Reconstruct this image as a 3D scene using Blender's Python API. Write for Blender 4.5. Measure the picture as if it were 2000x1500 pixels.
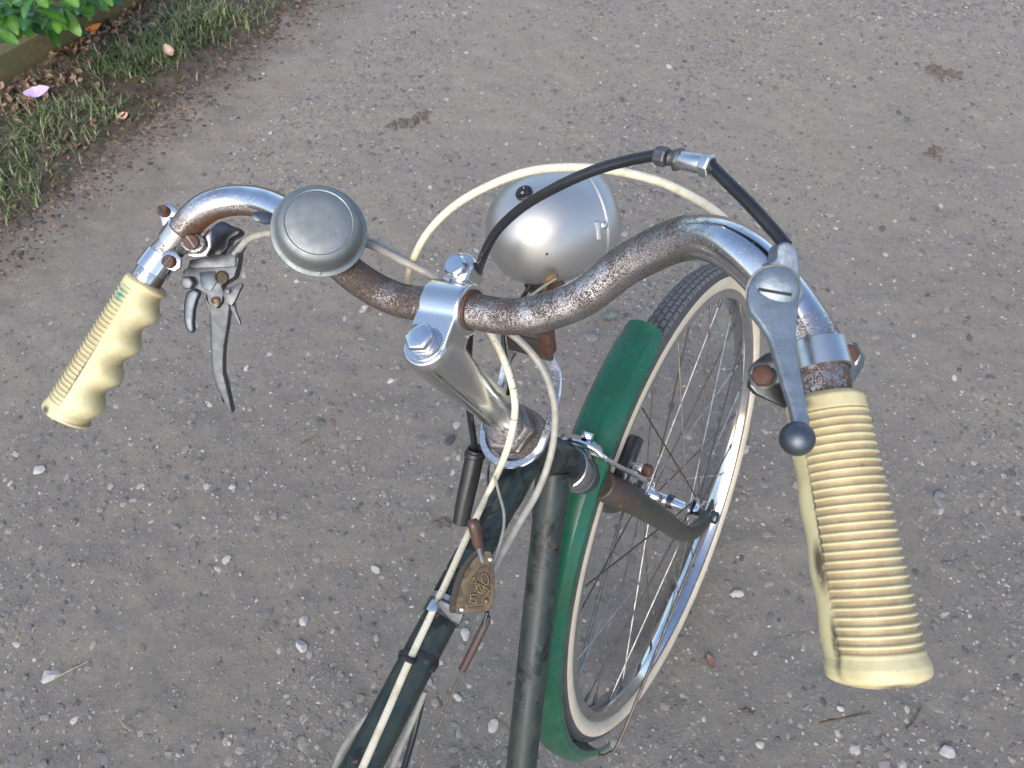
import bpy, bmesh, math, random
import numpy as np
from mathutils import Vector, Matrix
random.seed(7); RNG = np.random.default_rng(11)
for o in list(bpy.data.objects): bpy.data.objects.remove(o)
scene = bpy.context.scene; COL = scene.collection

# ------------------------------------------------------------ camera, sky, sun
CAM_H = 1.2443; PITCH = math.radians(58); FPX = 1400.0
cam_d = bpy.data.cameras.new('camera'); cam = bpy.data.objects.new('camera', cam_d); COL.objects.link(cam)
cam.location = (0, 0, CAM_H); cam.rotation_euler = (math.radians(90) - PITCH, 0, 0)
cam_d.sensor_width = 36; cam_d.lens = FPX / 2000 * 36; cam_d.clip_start = 0.02; cam_d.clip_end = 500
cam_d.dof.use_dof = True; cam_d.dof.focus_distance = 0.50; cam_d.dof.aperture_fstop = 26
scene.camera = cam
SUN_EL, SUN_AZ = 42, 200          # azimuth clockwise from +Y
world = bpy.data.worlds.new('World'); scene.world = world; world.use_nodes = True
wn = world.node_tree; bg = wn.nodes['Background']
sky = wn.nodes.new('ShaderNodeTexSky'); sky.sky_type = 'NISHITA'; sky.sun_disc = False
sky.sun_elevation = math.radians(SUN_EL); sky.sun_rotation = math.radians(SUN_AZ)
sky.air_density = 1.0; sky.dust_density = 2.5; sky.ozone_density = 1.0
wn.links.new(sky.outputs[0], bg.inputs[0]); bg.inputs[1].default_value = 0.15
sun_d = bpy.data.lights.new('sun', 'SUN'); sun_d.energy = 0.9; sun_d.angle = math.radians(60); sun_d.color = (1, .93, .84)
sun = bpy.data.objects.new('sun', sun_d); COL.objects.link(sun)
_e, _a = math.radians(SUN_EL), math.radians(SUN_AZ)
sun.rotation_euler = Vector((math.sin(_a)*math.cos(_e), math.cos(_a)*math.cos(_e), math.sin(_e))).to_track_quat('Z', 'Y').to_euler()
sun.location = (0, -3, 5)
scene.view_settings.view_transform = 'Standard'; scene.view_settings.look = 'None'
scene.view_settings.gamma = 1; scene.view_settings.use_curve_mapping = False
scene.view_settings.exposure = 0.88
scene.render.resolution_x = 1024; scene.render.resolution_y = 768

# ------------------------------------------------------------ measured frames
_cp, _sp = math.cos(PITCH), math.sin(PITCH)
FWD = np.array([0, _cp, -_sp]); DWN = np.array([0, -_sp, -_cp]); RGT = np.array([1., 0, 0])
CAMP = np.array([0, 0, CAM_H])
def at(x, y, d):
    """world point seen in direction (x, y) of the survey photo at distance d along the view axis"""
    return CAMP + d * ((x - 1000) / FPX * RGT + (y - 750) / FPX * DWN + FWD)
def gnd(x, y, z=0.0):
    r = at(x, y, 1.0) - CAMP
    return CAMP + r * ((z - CAM_H) / r[2])
# bicycle steering frame: n to the right, f forward, a up the steering axis; crown is its origin
N = np.array([0.83398595, -0.47608997, 0.27893687]); Fv = np.array([0.37728338, 0.8608946, 0.34134695])
A = np.array([-0.40264711, -0.17944031, 0.89759483])
CROWN = np.array([0.0764994, 0.29618417, 0.5874824]); HUB = np.array([0.21910195, 0.38745622, 0.31690212])
def st(a, b, c): return CROWN + a * N + b * Fv + c * A
def whl(ang, r, a=0.0):           # angle from forward, towards up
    t = math.radians(ang); return HUB + a * N + r * (math.cos(t) * Fv + math.sin(t) * A)
def unit(v): v = np.asarray(v, float); return v / np.linalg.norm(v)
def dep(P): return float((np.asarray(P) - CAMP) @ FWD)

# ------------------------------------------------------------ object helpers
def link(ob, parent=None):
    COL.objects.link(ob)
    if parent is not None: ob.parent = parent
    return ob
WLOC = {}
def wloc(o): return WLOC.get(o.name, np.zeros(3))
def obj(name, verts, faces, mat, parent=None, smooth=True, sharp=35, attrs=None, kind=None, label=None):
    verts = np.asarray(verts, float)
    cen = (verts.min(0) + verts.max(0)) / 2
    me = bpy.data.meshes.new(name)
    me.from_pydata((verts - cen).tolist(), [], [list(map(int, f)) for f in faces])
    if attrs:
        for k, v in attrs.items():
            v = np.asarray(v, float)
            if v.ndim == 2:
                at_ = me.attributes.new(k, 'FLOAT_COLOR', 'POINT'); at_.data.foreach_set('color', np.c_[v, np.ones(len(v))].ravel() if v.shape[1] == 3 else v.ravel())
            else:
                at_ = me.attributes.new(k, 'FLOAT', 'POINT'); at_.data.foreach_set('value', v)
    if mat is not None: me.materials.append(mat)
    if smooth:
        me.polygons.foreach_set('use_smooth', [True] * len(me.polygons))
        if sharp: me.set_sharp_from_angle(angle=math.radians(sharp))
    me.update()
    ob = bpy.data.objects.new(name, me); link(ob, parent)
    ob.location = cen - (wloc(parent) if parent is not None else 0)
    WLOC[ob.name] = cen
    if kind: ob['kind'] = kind
    if label: ob['label'] = label
    return ob
def empty(name, loc, parent=None):
    ob = bpy.data.objects.new(name, None); ob.empty_display_size = .02; link(ob, parent)
    ob.location = np.asarray(loc) - (wloc(parent) if parent is not None else 0); WLOC[ob.name] = np.asarray(loc, float); return ob
def tag(o, label, cat, group=None):
    o['label'] = label; o['category'] = cat
    if group: o['group'] = group
    return o
def spline(pts, n=10):
    pts = np.asarray(pts, float)
    P = np.vstack([2*pts[0]-pts[1], pts, 2*pts[-1]-pts[-2]]); out = []
    for i in range(1, len(P)-2):
        a, b, c, d = P[i-1:i+3]
        for t in np.linspace(0, 1, n, endpoint=False):
            out.append(.5*(2*b+(c-a)*t+(2*a-5*b+4*c-d)*t*t+(3*b-a-3*c+d)*t**3))
    out.append(P[-2]); return np.array(out)
def frames(path, up=None):
    path = np.asarray(path, float); T = np.gradient(path, axis=0); T /= np.linalg.norm(T, axis=1)[:, None] + 1e-12
    u = np.asarray(up if up is not None else (A if abs(T[0] @ A) < .9 else N), float)
    U = []
    for t in T:
        u = u - t * (u @ t); u = u / np.linalg.norm(u); U.append(u)
        if up is not None: u = np.asarray(up, float)
    U = np.array(U); return T, U, np.cross(T, U)
def sweep(path, section, up=None, cap=True, scale=None):
    """section: (k,2) points in (side, up); returns verts, faces"""
    T, U, S = frames(path, up); sec = np.asarray(section, float); k = len(sec); n = len(path)
    V = []
    for i in range(n):
        s = 1 if scale is None else scale[i]
        V.append(path[i] + s * (sec[:, :1] * S[i] + sec[:, 1:] * U[i]))
    V = np.vstack(V); Fc = []
    for i in range(n-1):
        for j in range(k):
            q = (j+1) % k; Fc.append((i*k+j, i*k+q, (i+1)*k+q, (i+1)*k+j))
    if cap: Fc += [tuple(range(k-1, -1, -1)), tuple((n-1)*k + j for j in range(k))]
    return V, Fc
def circ(r, k=12): return [(r*math.cos(2*math.pi*i/k), r*math.sin(2*math.pi*i/k)) for i in range(k)]
def rect(w, h, b=.15):
    w /= 2; h /= 2; e = min(w, h) * b * 2
    return [(w-e, -h), (w, -h+e), (w, h-e), (w-e, h), (-w+e, h), (-w, h-e), (-w, -h+e), (-w+e, -h)]
def tube(name, pts, r, mat, parent, k=12, n=8, sharp=50, attrs=None, label=None, smoothpath=True):
    path = spline(pts, n) if smoothpath else np.asarray(pts, float)
    m = len(path); rr = np.interp(np.linspace(0, 1, m), np.linspace(0, 1, len(r)), r) if np.ndim(r) else np.full(m, r)
    V, Fc = sweep(path, circ(1, k), scale=rr); return obj(name, V, Fc, mat, parent, sharp=sharp, attrs=attrs, label=label)
def axes_of(z, xh=None):
    z = unit(z); x = np.asarray(xh if xh is not None else (1, 0, 0), float)
    if abs(unit(x) @ z) > .97: x = np.array([0, 1., 0])
    x = unit(x - z * (x @ z)); return x, np.cross(z, x), z
def lathe_v(prof, o, z, k=32, xh=None, closed=False):
    x, y, z = axes_of(z, xh); V = []
    for r, h in prof:
        for i in range(k):
            t = 2*math.pi*i/k; V.append(np.asarray(o) + r*(math.cos(t)*x + math.sin(t)*y) + h*z)
    Fc = []; n = len(prof)
    for a in range(n if closed else n-1):
        b = (a+1) % n
        for i in range(k):
            j = (i+1) % k; Fc.append((a*k+i, a*k+j, b*k+j, b*k+i))
    if not closed:
        Fc += [tuple(range(k-1, -1, -1)), tuple((n-1)*k+i for i in range(k))]
    return np.array(V), Fc
def lathe(name, prof, o, z, mat, parent, k=32, xh=None, sharp=35, closed=False, attrs=None, label=None):
    V, Fc = lathe_v(prof, o, z, k, xh, closed); return obj(name, V, Fc, mat, parent, sharp=sharp, attrs=attrs, label=label)
def join(parts):
    V = []; Fc = []; off = 0
    for v, f in parts:
        V.append(np.asarray(v)); Fc += [tuple(i+off for i in q) for q in f]; off += len(v)
    return np.vstack(V), Fc
def box_v(c, x, y, z, sx, sy, sz):
    x, y, z = map(unit, (x, y, z)); V = [np.asarray(c) + sx/2*i*x + sy/2*j*y + sz/2*k*z for k in (-1, 1) for j in (-1, 1) for i in (-1, 1)]
    return np.array(V), [(0, 2, 3, 1), (4, 5, 7, 6), (0, 1, 5, 4), (2, 6, 7, 3), (0, 4, 6, 2), (1, 3, 7, 5)]
def bevelled(name, V, Fc, mat, parent, w, seg=2, ang=30, **kw):
    bm = bmesh.new(); vs = [bm.verts.new(tuple(v)) for v in V]
    for f in Fc:
        try: bm.faces.new([vs[i] for i in f])
        except ValueError: pass
    bmesh.ops.recalc_face_normals(bm, faces=bm.faces)
    ed = [e for e in bm.edges if len(e.link_faces) == 2 and e.calc_face_angle(0) > math.radians(ang)]
    bmesh.ops.bevel(bm, geom=ed, offset=w, segments=seg, affect='EDGES', profile=.5, clamp_overlap=True)
    bmesh.ops.triangulate(bm, faces=[f for f in bm.faces if len(f.verts) > 4])
    bm.verts.index_update(); V2 = np.array([v.co for v in bm.verts]); F2 = [tuple(v.index for v in f.verts) for f in bm.faces]; bm.free()
    return obj(name, V2, F2, mat, parent, **kw)
def plate(name, pix, depth, thick, mat, parent, bev=.0008, seg=2, back=None, **kw):
    """solid plate: outline points at given distances (one number, or one per point); thickness away from the viewer side"""
    d = np.full(len(pix), depth) if np.ndim(depth) == 0 else np.asarray(depth, float)
    top = np.array([at(x, y, q) for (x, y), q in zip(pix, d)])
    if back is None:
        c = top.mean(0); u, s, vt = np.linalg.svd(top - c); nn = vt[2]
        if nn @ (c - CAMP) < 0: nn = -nn
    else: nn = unit(back)
    V = np.vstack([top, top + nn * thick]); k = len(top)
    Fc = [tuple(range(k)), tuple(range(2*k-1, k-1, -1))] + [(i, k+i, k+(i+1) % k, (i+1) % k) for i in range(k)]
    return bevelled(name, V, Fc, mat, parent, bev, seg, ang=40, **kw)
def hexbolt(name, o, z, r, h, mat, parent, xh=None, label=None):
    prof = [(r, 0), (r, h*.82), (r*.86, h), (r*.3, h*1.03)]
    V, Fc = lathe_v(prof, o, z, 6, xh); return bevelled(name, V, Fc, mat, parent, r*.06, 1, ang=20, label=label)
def screw(name, o, z, r, h, mat, parent, xh=None, slot=True, label=None):
    x, y, z = axes_of(z, xh); V, Fc = lathe_v([(r, -h), (r, h*.55), (r*.90, h*.85), (r*.55, h), (r*.02, h*1.02)], o, z, 24, x)
    ob = obj(name, V, Fc, mat, parent, sharp=25, label=label)
    return ob
def slot_of(o, z, r, h, xh, parent):
    x, y, z = axes_of(z, xh); V, Fc = box_v(np.asarray(o)+z*h*.82, x, y, z, r*1.8, r*.26, h*.5); return obj('screw_slot', V, Fc, M_STEELD, parent, smooth=False)

# ------------------------------------------------------------ materials
MATS = {}
class NT:
    def __init__(s, name):
        s.m = bpy.data.materials.new(name); s.m.use_nodes = True; s.t = s.m.node_tree; s.b = s.t.nodes['Principled BSDF']
        s.co = s.t.nodes.new('ShaderNodeTexCoord'); s.geo = s.t.nodes.new('ShaderNodeNewGeometry'); MATS[name] = s.m
        s.pos = s.geo.outputs['Position']
    def n(s, t, **kw):
        q = s.t.nodes.new(t)
        for k, v in kw.items(): setattr(q, k, v)
        return q
    def l(s, a, b): s.t.links.new(a, b)
    def setin(s, node, key, v):
        if hasattr(v, 'is_linked') or hasattr(v, 'links'): s.l(v, node.inputs[key])
        else: node.inputs[key].default_value = v
    def noise(s, scale, detail=4, rough=.55, vec=None, out='Fac', dist=0.0):
        q = s.n('ShaderNodeTexNoise'); q.inputs['Scale'].default_value = scale; q.inputs['Detail'].default_value = detail
        q.inputs['Roughness'].default_value = rough; q.inputs['Distortion'].default_value = dist
        s.l(vec or s.pos, q.inputs['Vector']); return q.outputs[out]
    def voro(s, scale, out='Distance', feature='F1', vec=None):
        q = s.n('ShaderNodeTexVoronoi', feature=feature); q.inputs['Scale'].default_value = scale; s.l(vec or s.pos, q.inputs['Vector']); return q.outputs[out]
    def ramp(s, v, a, b, lo=0.0, hi=1.0):
        q = s.n('ShaderNodeMapRange'); q.clamp = True; s.l(v, q.inputs[0])
        for i, x in zip((1, 2, 3, 4), (a, b, lo, hi)): q.inputs[i].default_value = x
        return q.outputs[0]
    def math(s, op, a, b=None):
        q = s.n('ShaderNodeMath', operation=op); s.setin(q, 0, a)
        if b is not None: s.setin(q, 1, b)
        return q.outputs[0]
    def mix(s, f, a, b):
        q = s.n('ShaderNodeMix', data_type='RGBA'); s.setin(q, 0, f)
        for i, v in ((6, a), (7, b)):
            if isinstance(v, tuple): q.inputs[i].default_value = (*v[:3], 1)
            else: s.l(v, q.inputs[i])
        return q.outputs[2]
    def attr(s, name, out='Fac'):
        q = s.n('ShaderNodeAttribute', attribute_name=name); return q.outputs[out]
    def bump(s, h, strength=.3, dist=.001):
        q = s.n('ShaderNodeBump'); q.inputs['Strength'].default_value = strength; q.inputs['Distance'].default_value = dist
        s.l(h, q.inputs['Height']); s.l(q.outputs[0], s.b.inputs['Normal'])
    def out(s, color=None, rough=None, metal=None, **kw):
        if color is not None:
            if isinstance(color, tuple): s.b.inputs['Base Color'].default_value = (*color, 1)
            else: s.l(color, s.b.inputs['Base Color'])
        if rough is not None: s.setin(s.b, 'Roughness', rough)
        if metal is not None: s.setin(s.b, 'Metallic', metal)
        for k, v in kw.items(): s.setin(s.b, k, v)
        return s.m
def chrome(name, base=(.78, .79, .81), r=.07, rust=None, speck=.0):
    """plated steel; rust: attribute name (0..1 per vertex) or a number"""
    t = NT(name)
    if rust is None:
        g = t.noise(60, 3); return t.out(t.mix(t.ramp(g, .3, .7), base, tuple(x*.9 for x in base)), t.ramp(g, .3, .75, r*.7, r*1.8), 1.0)
    rv = t.attr(rust) if isinstance(rust, str) else rust
    big = t.noise(45, 6, .7); fine = t.noise(1300, 4, .75); fine2 = t.noise(420, 5, .75)
    thr = t.math('SUBTRACT', 1.02, rv)
    sc = t.math('ADD', t.math('MULTIPLY', big, .30), t.math('ADD', t.math('MULTIPLY', fine, .50), t.math('MULTIPLY', fine2, .24)))
    # spots where the score beats the threshold
    sc = t.ramp(sc, .33, .70)
    m = t.ramp(t.math('SUBTRACT', sc, thr), -.03, .05)
    haze = t.ramp(t.math('ADD', big, t.math('MULTIPLY', rv, .9)), .6, 1.1)
    rc = t.mix(t.ramp(t.noise(180, 5), .35, .7), (.066, .063, .061), (.115, .102, .094))
    mc = t.mix(haze, base, (.40, .38, .37))
    if rust == 'rust':
        rc = t.mix(t.attr('orange'), rc, t.mix(t.ramp(t.noise(150, 5), .35, .7), (.30, .115, .035), (.17, .07, .03)))
    col = t.mix(m, mc, rc)
    t.bump(t.math('MULTIPLY', m, -1.0), .35, .0006)
    return t.out(col, t.math('ADD', t.math('MULTIPLY', m, .55), t.math('ADD', t.math('MULTIPLY', haze, .22), r)), t.ramp(m, 0, 1, 1, .6))
def plain(name, c, rough=.5, metal=0., var=.15, scale=40, bump=0, spec=None, c2=None):
    t = NT(name); g = t.noise(scale, 5, .6)
    c2 = c2 or tuple(x*(1-var*2) for x in c)
    col = t.mix(t.ramp(g, .3, .72), c, c2)
    if bump: t.bump(t.noise(scale*6, 4), bump, .0008)
    m = t.out(col, t.ramp(g, .3, .7, rough*.85, min(1, rough*1.2)), metal)
    return m
M_BAR = chrome('chrome_bar', (.74, .76, .80), .06, 'rust')
M_CHROME = chrome('chrome_clean', (.84, .85, .87), .045)
M_SATIN = chrome('satin_chrome', (.76, .76, .75), .17)
M_CHROMER = chrome('chrome_worn', (.74, .75, .77), .10, .34)
M_CHROMERR = chrome('chrome_rusty', (.25, .215, .19), .2, .44)
M_RIM = chrome('chrome_rim', (.68, .69, .71), .09, .12)
M_RUST = plain('rusty_steel', (.16, .075, .045), .65, .3, c2=(.07, .045, .038), scale=220, bump=.3)
M_BELL = plain('dull_bell_metal', (.30, .325, .325), .52, .8, c2=(.21, .235, .24), scale=120, bump=.12)
M_ZINC = plain('cast_alloy', (.36, .42, .46), .46, .75, c2=(.18, .22, .26), scale=110, bump=.25)
M_ZINCD = plain('cast_alloy_dark', (.13, .155, .18), .38, .8, c2=(.085, .10, .12), scale=120, bump=.08)
M_STEELG = plain('grey_plated_steel', (.17, .18, .19), .44, .75, c2=(.10, .11, .12), scale=140)
M_STEELD = plain('dark_steel', (.13, .14, .15), .32, .9, c2=(.08, .085, .09), scale=120)
M_ALU = plain('alloy_fitting', (.70, .72, .73), .30, 1., c2=(.58, .60, .61), scale=200)
M_LAMP = plain('silver_lamp_paint', (.58, .58, .57), .40, .85, c2=(.55, .55, .545), scale=30)
M_BLACK = plain('black_rubber', (.018, .019, .021), .35, 0, c2=(.03, .03, .033), scale=90)
M_BLACKG = plain('black_cable', (.014, .016, .02), .22, 0, c2=(.022, .024, .028), scale=90)
M_SOOT = plain('sooty_steel', (.025, .023, .021), .75, 0, c2=(.045, .04, .035), scale=120)
M_GREYC = plain('grey_cable', (.40, .39, .34), .42, 0, c2=(.27, .26, .22), scale=120)
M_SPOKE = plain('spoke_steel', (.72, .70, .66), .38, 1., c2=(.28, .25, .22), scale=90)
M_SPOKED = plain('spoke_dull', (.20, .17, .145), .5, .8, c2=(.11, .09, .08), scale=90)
M_BRASS = plain('aged_brass', (.066, .048, .025), .45, .5, c2=(.040, .031, .018), scale=230, bump=.1)
M_BRASSL = plain('brass_letter', (.19, .145, .075), .4, .65, c2=(.13, .10, .05), scale=230)
M_BRASSD = plain('brass_recess', (.04, .029, .017), .5, .4, scale=230)
M_BROWN = plain('brown_lever_plastic', (.10, .052, .04), .25, 0, c2=(.06, .036, .03), scale=120)
M_GREEN = None
def mk_cream_cable():
    t = NT('cream_cable'); g = t.noise(70, 6, .7); f = t.noise(420, 4, .7)
    c = t.mix(t.ramp(g, .5, .75), (.72, .68, .52), (.50, .42, .25)); c = t.mix(t.ramp(f, .62, .70), c, (.16, .12, .08))
    return t.out(c, .42)
M_CREAMC = mk_cream_cable()
def mk_grip():
    t = NT('cream_grip_plastic'); d = t.attr('dirt'); st_ = t.attr('stain'); g = t.noise(90, 6, .7)
    base = t.mix(t.ramp(t.noise(22, 4), .35, .7), (.65, .61, .365), (.61, .55, .295))
    dm = t.math('MULTIPLY', d, t.ramp(g, .25, .60, .45, 1.0))
    c = t.mix(dm, base, (.37, .28, .165))
    c = t.mix(t.ramp(t.noise(45, 6, .75), .46, .68, 0, .55), c, (.42, .34, .18))
    c = t.mix(t.math('MULTIPLY', t.ramp(st_, .25, .8), t.ramp(t.noise(160, 5, .75), .28, .50)), c, (.10, .085, .06))
    c = t.mix(t.math('MULTIPLY', t.attr('paint'), t.ramp(t.noise(130, 4, .7), .38, .52)), c, (.06, .27, .22))
    c = t.mix(t.ramp(t.noise(330, 3, .6), .70, .76), c, (.20, .16, .09))
    t.bump(g, .06, .001)
    return t.out(c, t.ramp(g, .3, .7, .34, .52), 0., **{'Subsurface Weight': .08, 'Subsurface Radius': (.004, .003, .0015), 'Subsurface Scale': .3})
M_GRIP = mk_grip()
def mk_green():
    t = NT('green_mudguard_paint'); g = t.noise(14, 5, .6); s = t.noise(500, 3, .6)
    c = t.mix(t.ramp(g, .4, .62), (.010, .110, .062), (.010, .085, .044))
    c = t.mix(t.ramp(s, .69, .73), c, (.30, .34, .30)); c = t.mix(t.ramp(t.noise(30, 7, .75), .50, .78, 0, .38), c, (.12, .13, .10))
    c = t.mix(t.ramp(t.noise(190, 4, .7), .70, .73), c, (.05, .035, .025))
    return t.out(c, t.ramp(g, .38, .62, .20, .34), 0., **{'Coat Weight': .12, 'Coat Roughness': .12})
M_GREEN = mk_green()
def mk_frame():
    t = NT('worn_dark_green_frame_paint'); g = t.noise(48, 7, .68); h = t.noise(110, 6, .7); d = t.noise(26, 6, .65, dist=.6)
    c = t.mix(t.ramp(g, .4, .65), (.018, .031, .031), (.036, .047, .040))
    c = t.mix(t.ramp(h, .60, .66, 0, .8), c, (.085, .09, .075))
    blk = t.ramp(d, .55, .575); c = t.mix(blk, c, (.010, .014, .014))
    ru = t.ramp(t.noise(75, 6, .7), .63, .70); c = t.mix(ru, c, (.14, .075, .04))
    t.bump(t.math('SUBTRACT', h, t.math('MULTIPLY', blk, .8)), .25, .0008)
    return t.out(c, t.ramp(g, .35, .7, .26, .55), 0.)
M_FRAME = mk_frame()
def mk_crown():
    t = NT('worn_fork_crown_paint'); g = t.noise(60, 6, .7)
    c = t.mix(t.ramp(g, .4, .66), (.075, .055, .05), (.035, .035, .03)); c = t.mix(t.ramp(t.noise(120, 5), .6, .68), c, (.17, .085, .045))
    t.bump(g, .2, .0008); return t.out(c, .5)
M_CROWN = mk_crown()
def mk_fork():
    t = NT('dirty_olive_fork_paint'); g = t.noise(40, 6, .7)
    c = t.mix(t.ramp(g, .35, .66), (.038, .043, .034), (.058, .058, .044)); c = t.mix(t.ramp(t.noise(60, 6, .7), .62, .70), c, (.15, .075, .03))
    t.bump(g, .15, .0008); return t.out(c, t.ramp(g, .3, .7, .3, .5))
M_FORK = mk_fork()
M_TYRE = plain('tyre_rubber', (.052, .052, .056), .62, 0, c2=(.095, .092, .09), scale=60, bump=.1)
M_TREAD = plain('tread_rubber', (.10, .10, .108), .6, 0, c2=(.14, .14, .145), scale=60, bump=.1)
M_WALL = plain('cream_tyre_wall', (.68, .61, .48), .6, 0, c2=(.55, .47, .35), scale=34, bump=.08)
def mk_ground():
    t = NT('compacted_gravel')
    big = t.noise(1.6, 5, .6); mid = t.noise(9, 6, .62); fin = t.noise(70, 6, .7); grit = t.noise(260, 5, .75)
    c = t.mix(t.ramp(big, .36, .62), (.215, .190, .160), (.230, .188, .147))
    c = t.mix(t.ramp(mid, .36, .70), c, (.175, .148, .120))
    c = t.mix(t.ramp(fin, .48, .70, 0, .65), c, (.075, .068, .062))
    c = t.mix(t.ramp(grit, .57, .70, 0, .7), c, (.27, .26, .25))
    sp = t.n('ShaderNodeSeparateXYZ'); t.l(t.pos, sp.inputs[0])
    lighter = t.ramp(t.math('ADD', sp.outputs[1], t.math('MULTIPLY', t.math('ADD', t.noise(2.2, 5, .6), -.5), 1.8)), .15, 1.6)  # darker near, brighter far: light falloff painted into colour, over a real hue shift
    c = t.mix(lighter, t.mix(.50, c, (.126, .134, .124)), t.mix(.50, c, (.315, .285, .240)))
    # flush little stones
    for sc, thr, amt in ((95, .16, .8), (190, .20, .7)):
        d = t.voro(sc); q = t.n('ShaderNodeTexVoronoi'); q.inputs['Scale'].default_value = sc; t.l(t.pos, q.inputs['Vector'])
        sep = t.n('ShaderNodeSeparateColor'); t.l(q.outputs['Color'], sep.inputs[0])
        sz = t.math('MULTIPLY', t.ramp(sep.outputs[0], .40, 1, 0, 1), thr * 2.2)
        m = t.math('MULTIPLY', t.math('GREATER_THAN', sz, t.math('ADD', d, t.math('MULTIPLY', t.noise(sc*3, 2), .16))), amt)
        sc_ = t.mix(t.ramp(sep.outputs[1], .2, .9), (.12, .115, .110), (.34, .32, .29)); c = t.mix(m, c, sc_)
    sepx = t.n('ShaderNodeSeparateXYZ'); t.l(t.pos, sepx.inputs[0])
    sd = t.math('ADD', t.math('MULTIPLY', t.math('SUBTRACT', sepx.outputs[0], -.905), -.8700), t.math('MULTIPLY', t.math('SUBTRACT', sepx.outputs[1], 1.66), .4931))
    ed = t.ramp(t.math('ADD', sd, t.math('MULTIPLY', t.math('ADD', t.noise(7, 6, .65), -.5), .55)), -.22, .05)
    c = t.mix(t.math('MULTIPLY', ed, .75), c, t.mix(t.ramp(mid, .35, .65), (.135, .108, .085), (.085, .066, .052)))
    t.bump(t.math('ADD', t.math('MULTIPLY', fin, .6), t.math('MULTIPLY', grit, .5)), .75, .004)
    return t.out(c, t.ramp(fin, .3, .7, .5, .8), 0., **{'Specular IOR Level': .5})
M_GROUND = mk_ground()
def mk_pebble():
    t = NT('pebble'); c = t.attr('tint', 'Color'); g = t.noise(500, 4, .7)
    cc = t.mix(t.ramp(g, .45, .75, 0, .5), c, (.10, .095, .09)); return t.out(cc, .6)
M_PEB = mk_pebble()
M_STONEW = plain('pale_stone', (.46, .44, .41), .6, 0, c2=(.33, .32, .31), scale=180, bump=.2)
M_STONEG = plain('grey_stone', (.20, .205, .22), .55, 0, c2=(.14, .145, .155), scale=150, bump=.2)
M_STONED = plain('dark_stone', (.055, .056, .062), .4, 0, c2=(.09, .09, .095), scale=150, bump=.2)
def mk_soil():
    t = NT('verge_soil'); g = t.noise(18, 6, .7); f = t.noise(110, 6, .75); b = t.noise(4, 4)
    c = t.mix(t.ramp(g, .35, .65), (.075, .058, .044), (.15, .118, .09)); c = t.mix(t.ramp(f, .5, .7), c, (.028, .022, .018))
    c = t.mix(t.ramp(t.noise(35, 4), .6, .66), c, (.075, .085, .035)); t.bump(f, .8, .008); return t.out(c, .9)
M_SOIL = mk_soil()
def mk_leaf(name, dead=False):
    t = NT(name); c = t.attr('tint', 'Color'); g = t.noise(120 if dead else 60, 4, .6)
    mul = t.ramp(g, .3, .75, 1.0, .62); q = t.n('ShaderNodeMix', data_type='RGBA', blend_type='MULTIPLY'); q.inputs[0].default_value = 1
    t.l(c, q.inputs[6]); cb = t.n('ShaderNodeCombineColor'); [t.l(mul, cb.inputs[i]) for i in range(3)]; t.l(cb.outputs[0], q.inputs[7])
    return t.out(q.outputs[2], .75 if dead else .34, 0., **{'Transmission Weight': 0.0})
M_LEAF = mk_leaf('shrub_leaf'); M_DEAD = mk_leaf('dead_leaf', True); M_GRASS = mk_leaf('grass_blade')
def mk_timber():
    t = NT('weathered_timber'); mp = t.n('ShaderNodeMapping'); t.l(t.co.outputs['Object'], mp.inputs[0]); mp.inputs['Scale'].default_value = (.6, 14, 14)
    g = t.noise(6, 6, .65, vec=mp.outputs[0]); b = t.noise(5, 4)
    c = t.mix(t.ramp(g, .32, .7), (.165, .130, .062), (.105, .082, .040)); c = t.mix(t.ramp(b, .45, .7), c, (.085, .095, .04))
    t.bump(g, .4, .003); return t.out(c, .8)
M_TIMBER = mk_timber()
M_STEM = plain('reddish_stem', (.19, .085, .045), .6, 0, scale=60)
M_TWIG = plain('dry_twig', (.13, .085, .055), .8, 0, scale=60)
M_STRAW = plain('dry_straw', (.42, .36, .22), .7, 0, scale=60)
M_PETAL = plain('purple_petal', (.50, .34, .66), .45, 0, c2=(.66, .54, .78), scale=55)
M_CLUMP = plain('dark_earth_clump', (.10, .086, .072), .9, 0, c2=(.15, .128, .105), scale=80, bump=.5)

# ------------------------------------------------------------ value noise for terrain
VN = {}
def vnoise(x, y, s, seed):
    if seed not in VN: VN[seed] = np.random.default_rng(seed).random((256, 256))
    r = VN[seed]; u = x * s; v = y * s
    i = np.floor(u).astype(int); j = np.floor(v).astype(int); fu = u - i; fv = v - j
    fu = fu*fu*(3-2*fu); fv = fv*fv*(3-2*fv); g = lambda a, b: r[a % 256, b % 256]
    return (g(i, j)*(1-fu)+g(i+1, j)*fu)*(1-fv)+(g(i, j+1)*(1-fu)+g(i+1, j+1)*fu)*fv - .5
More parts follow.
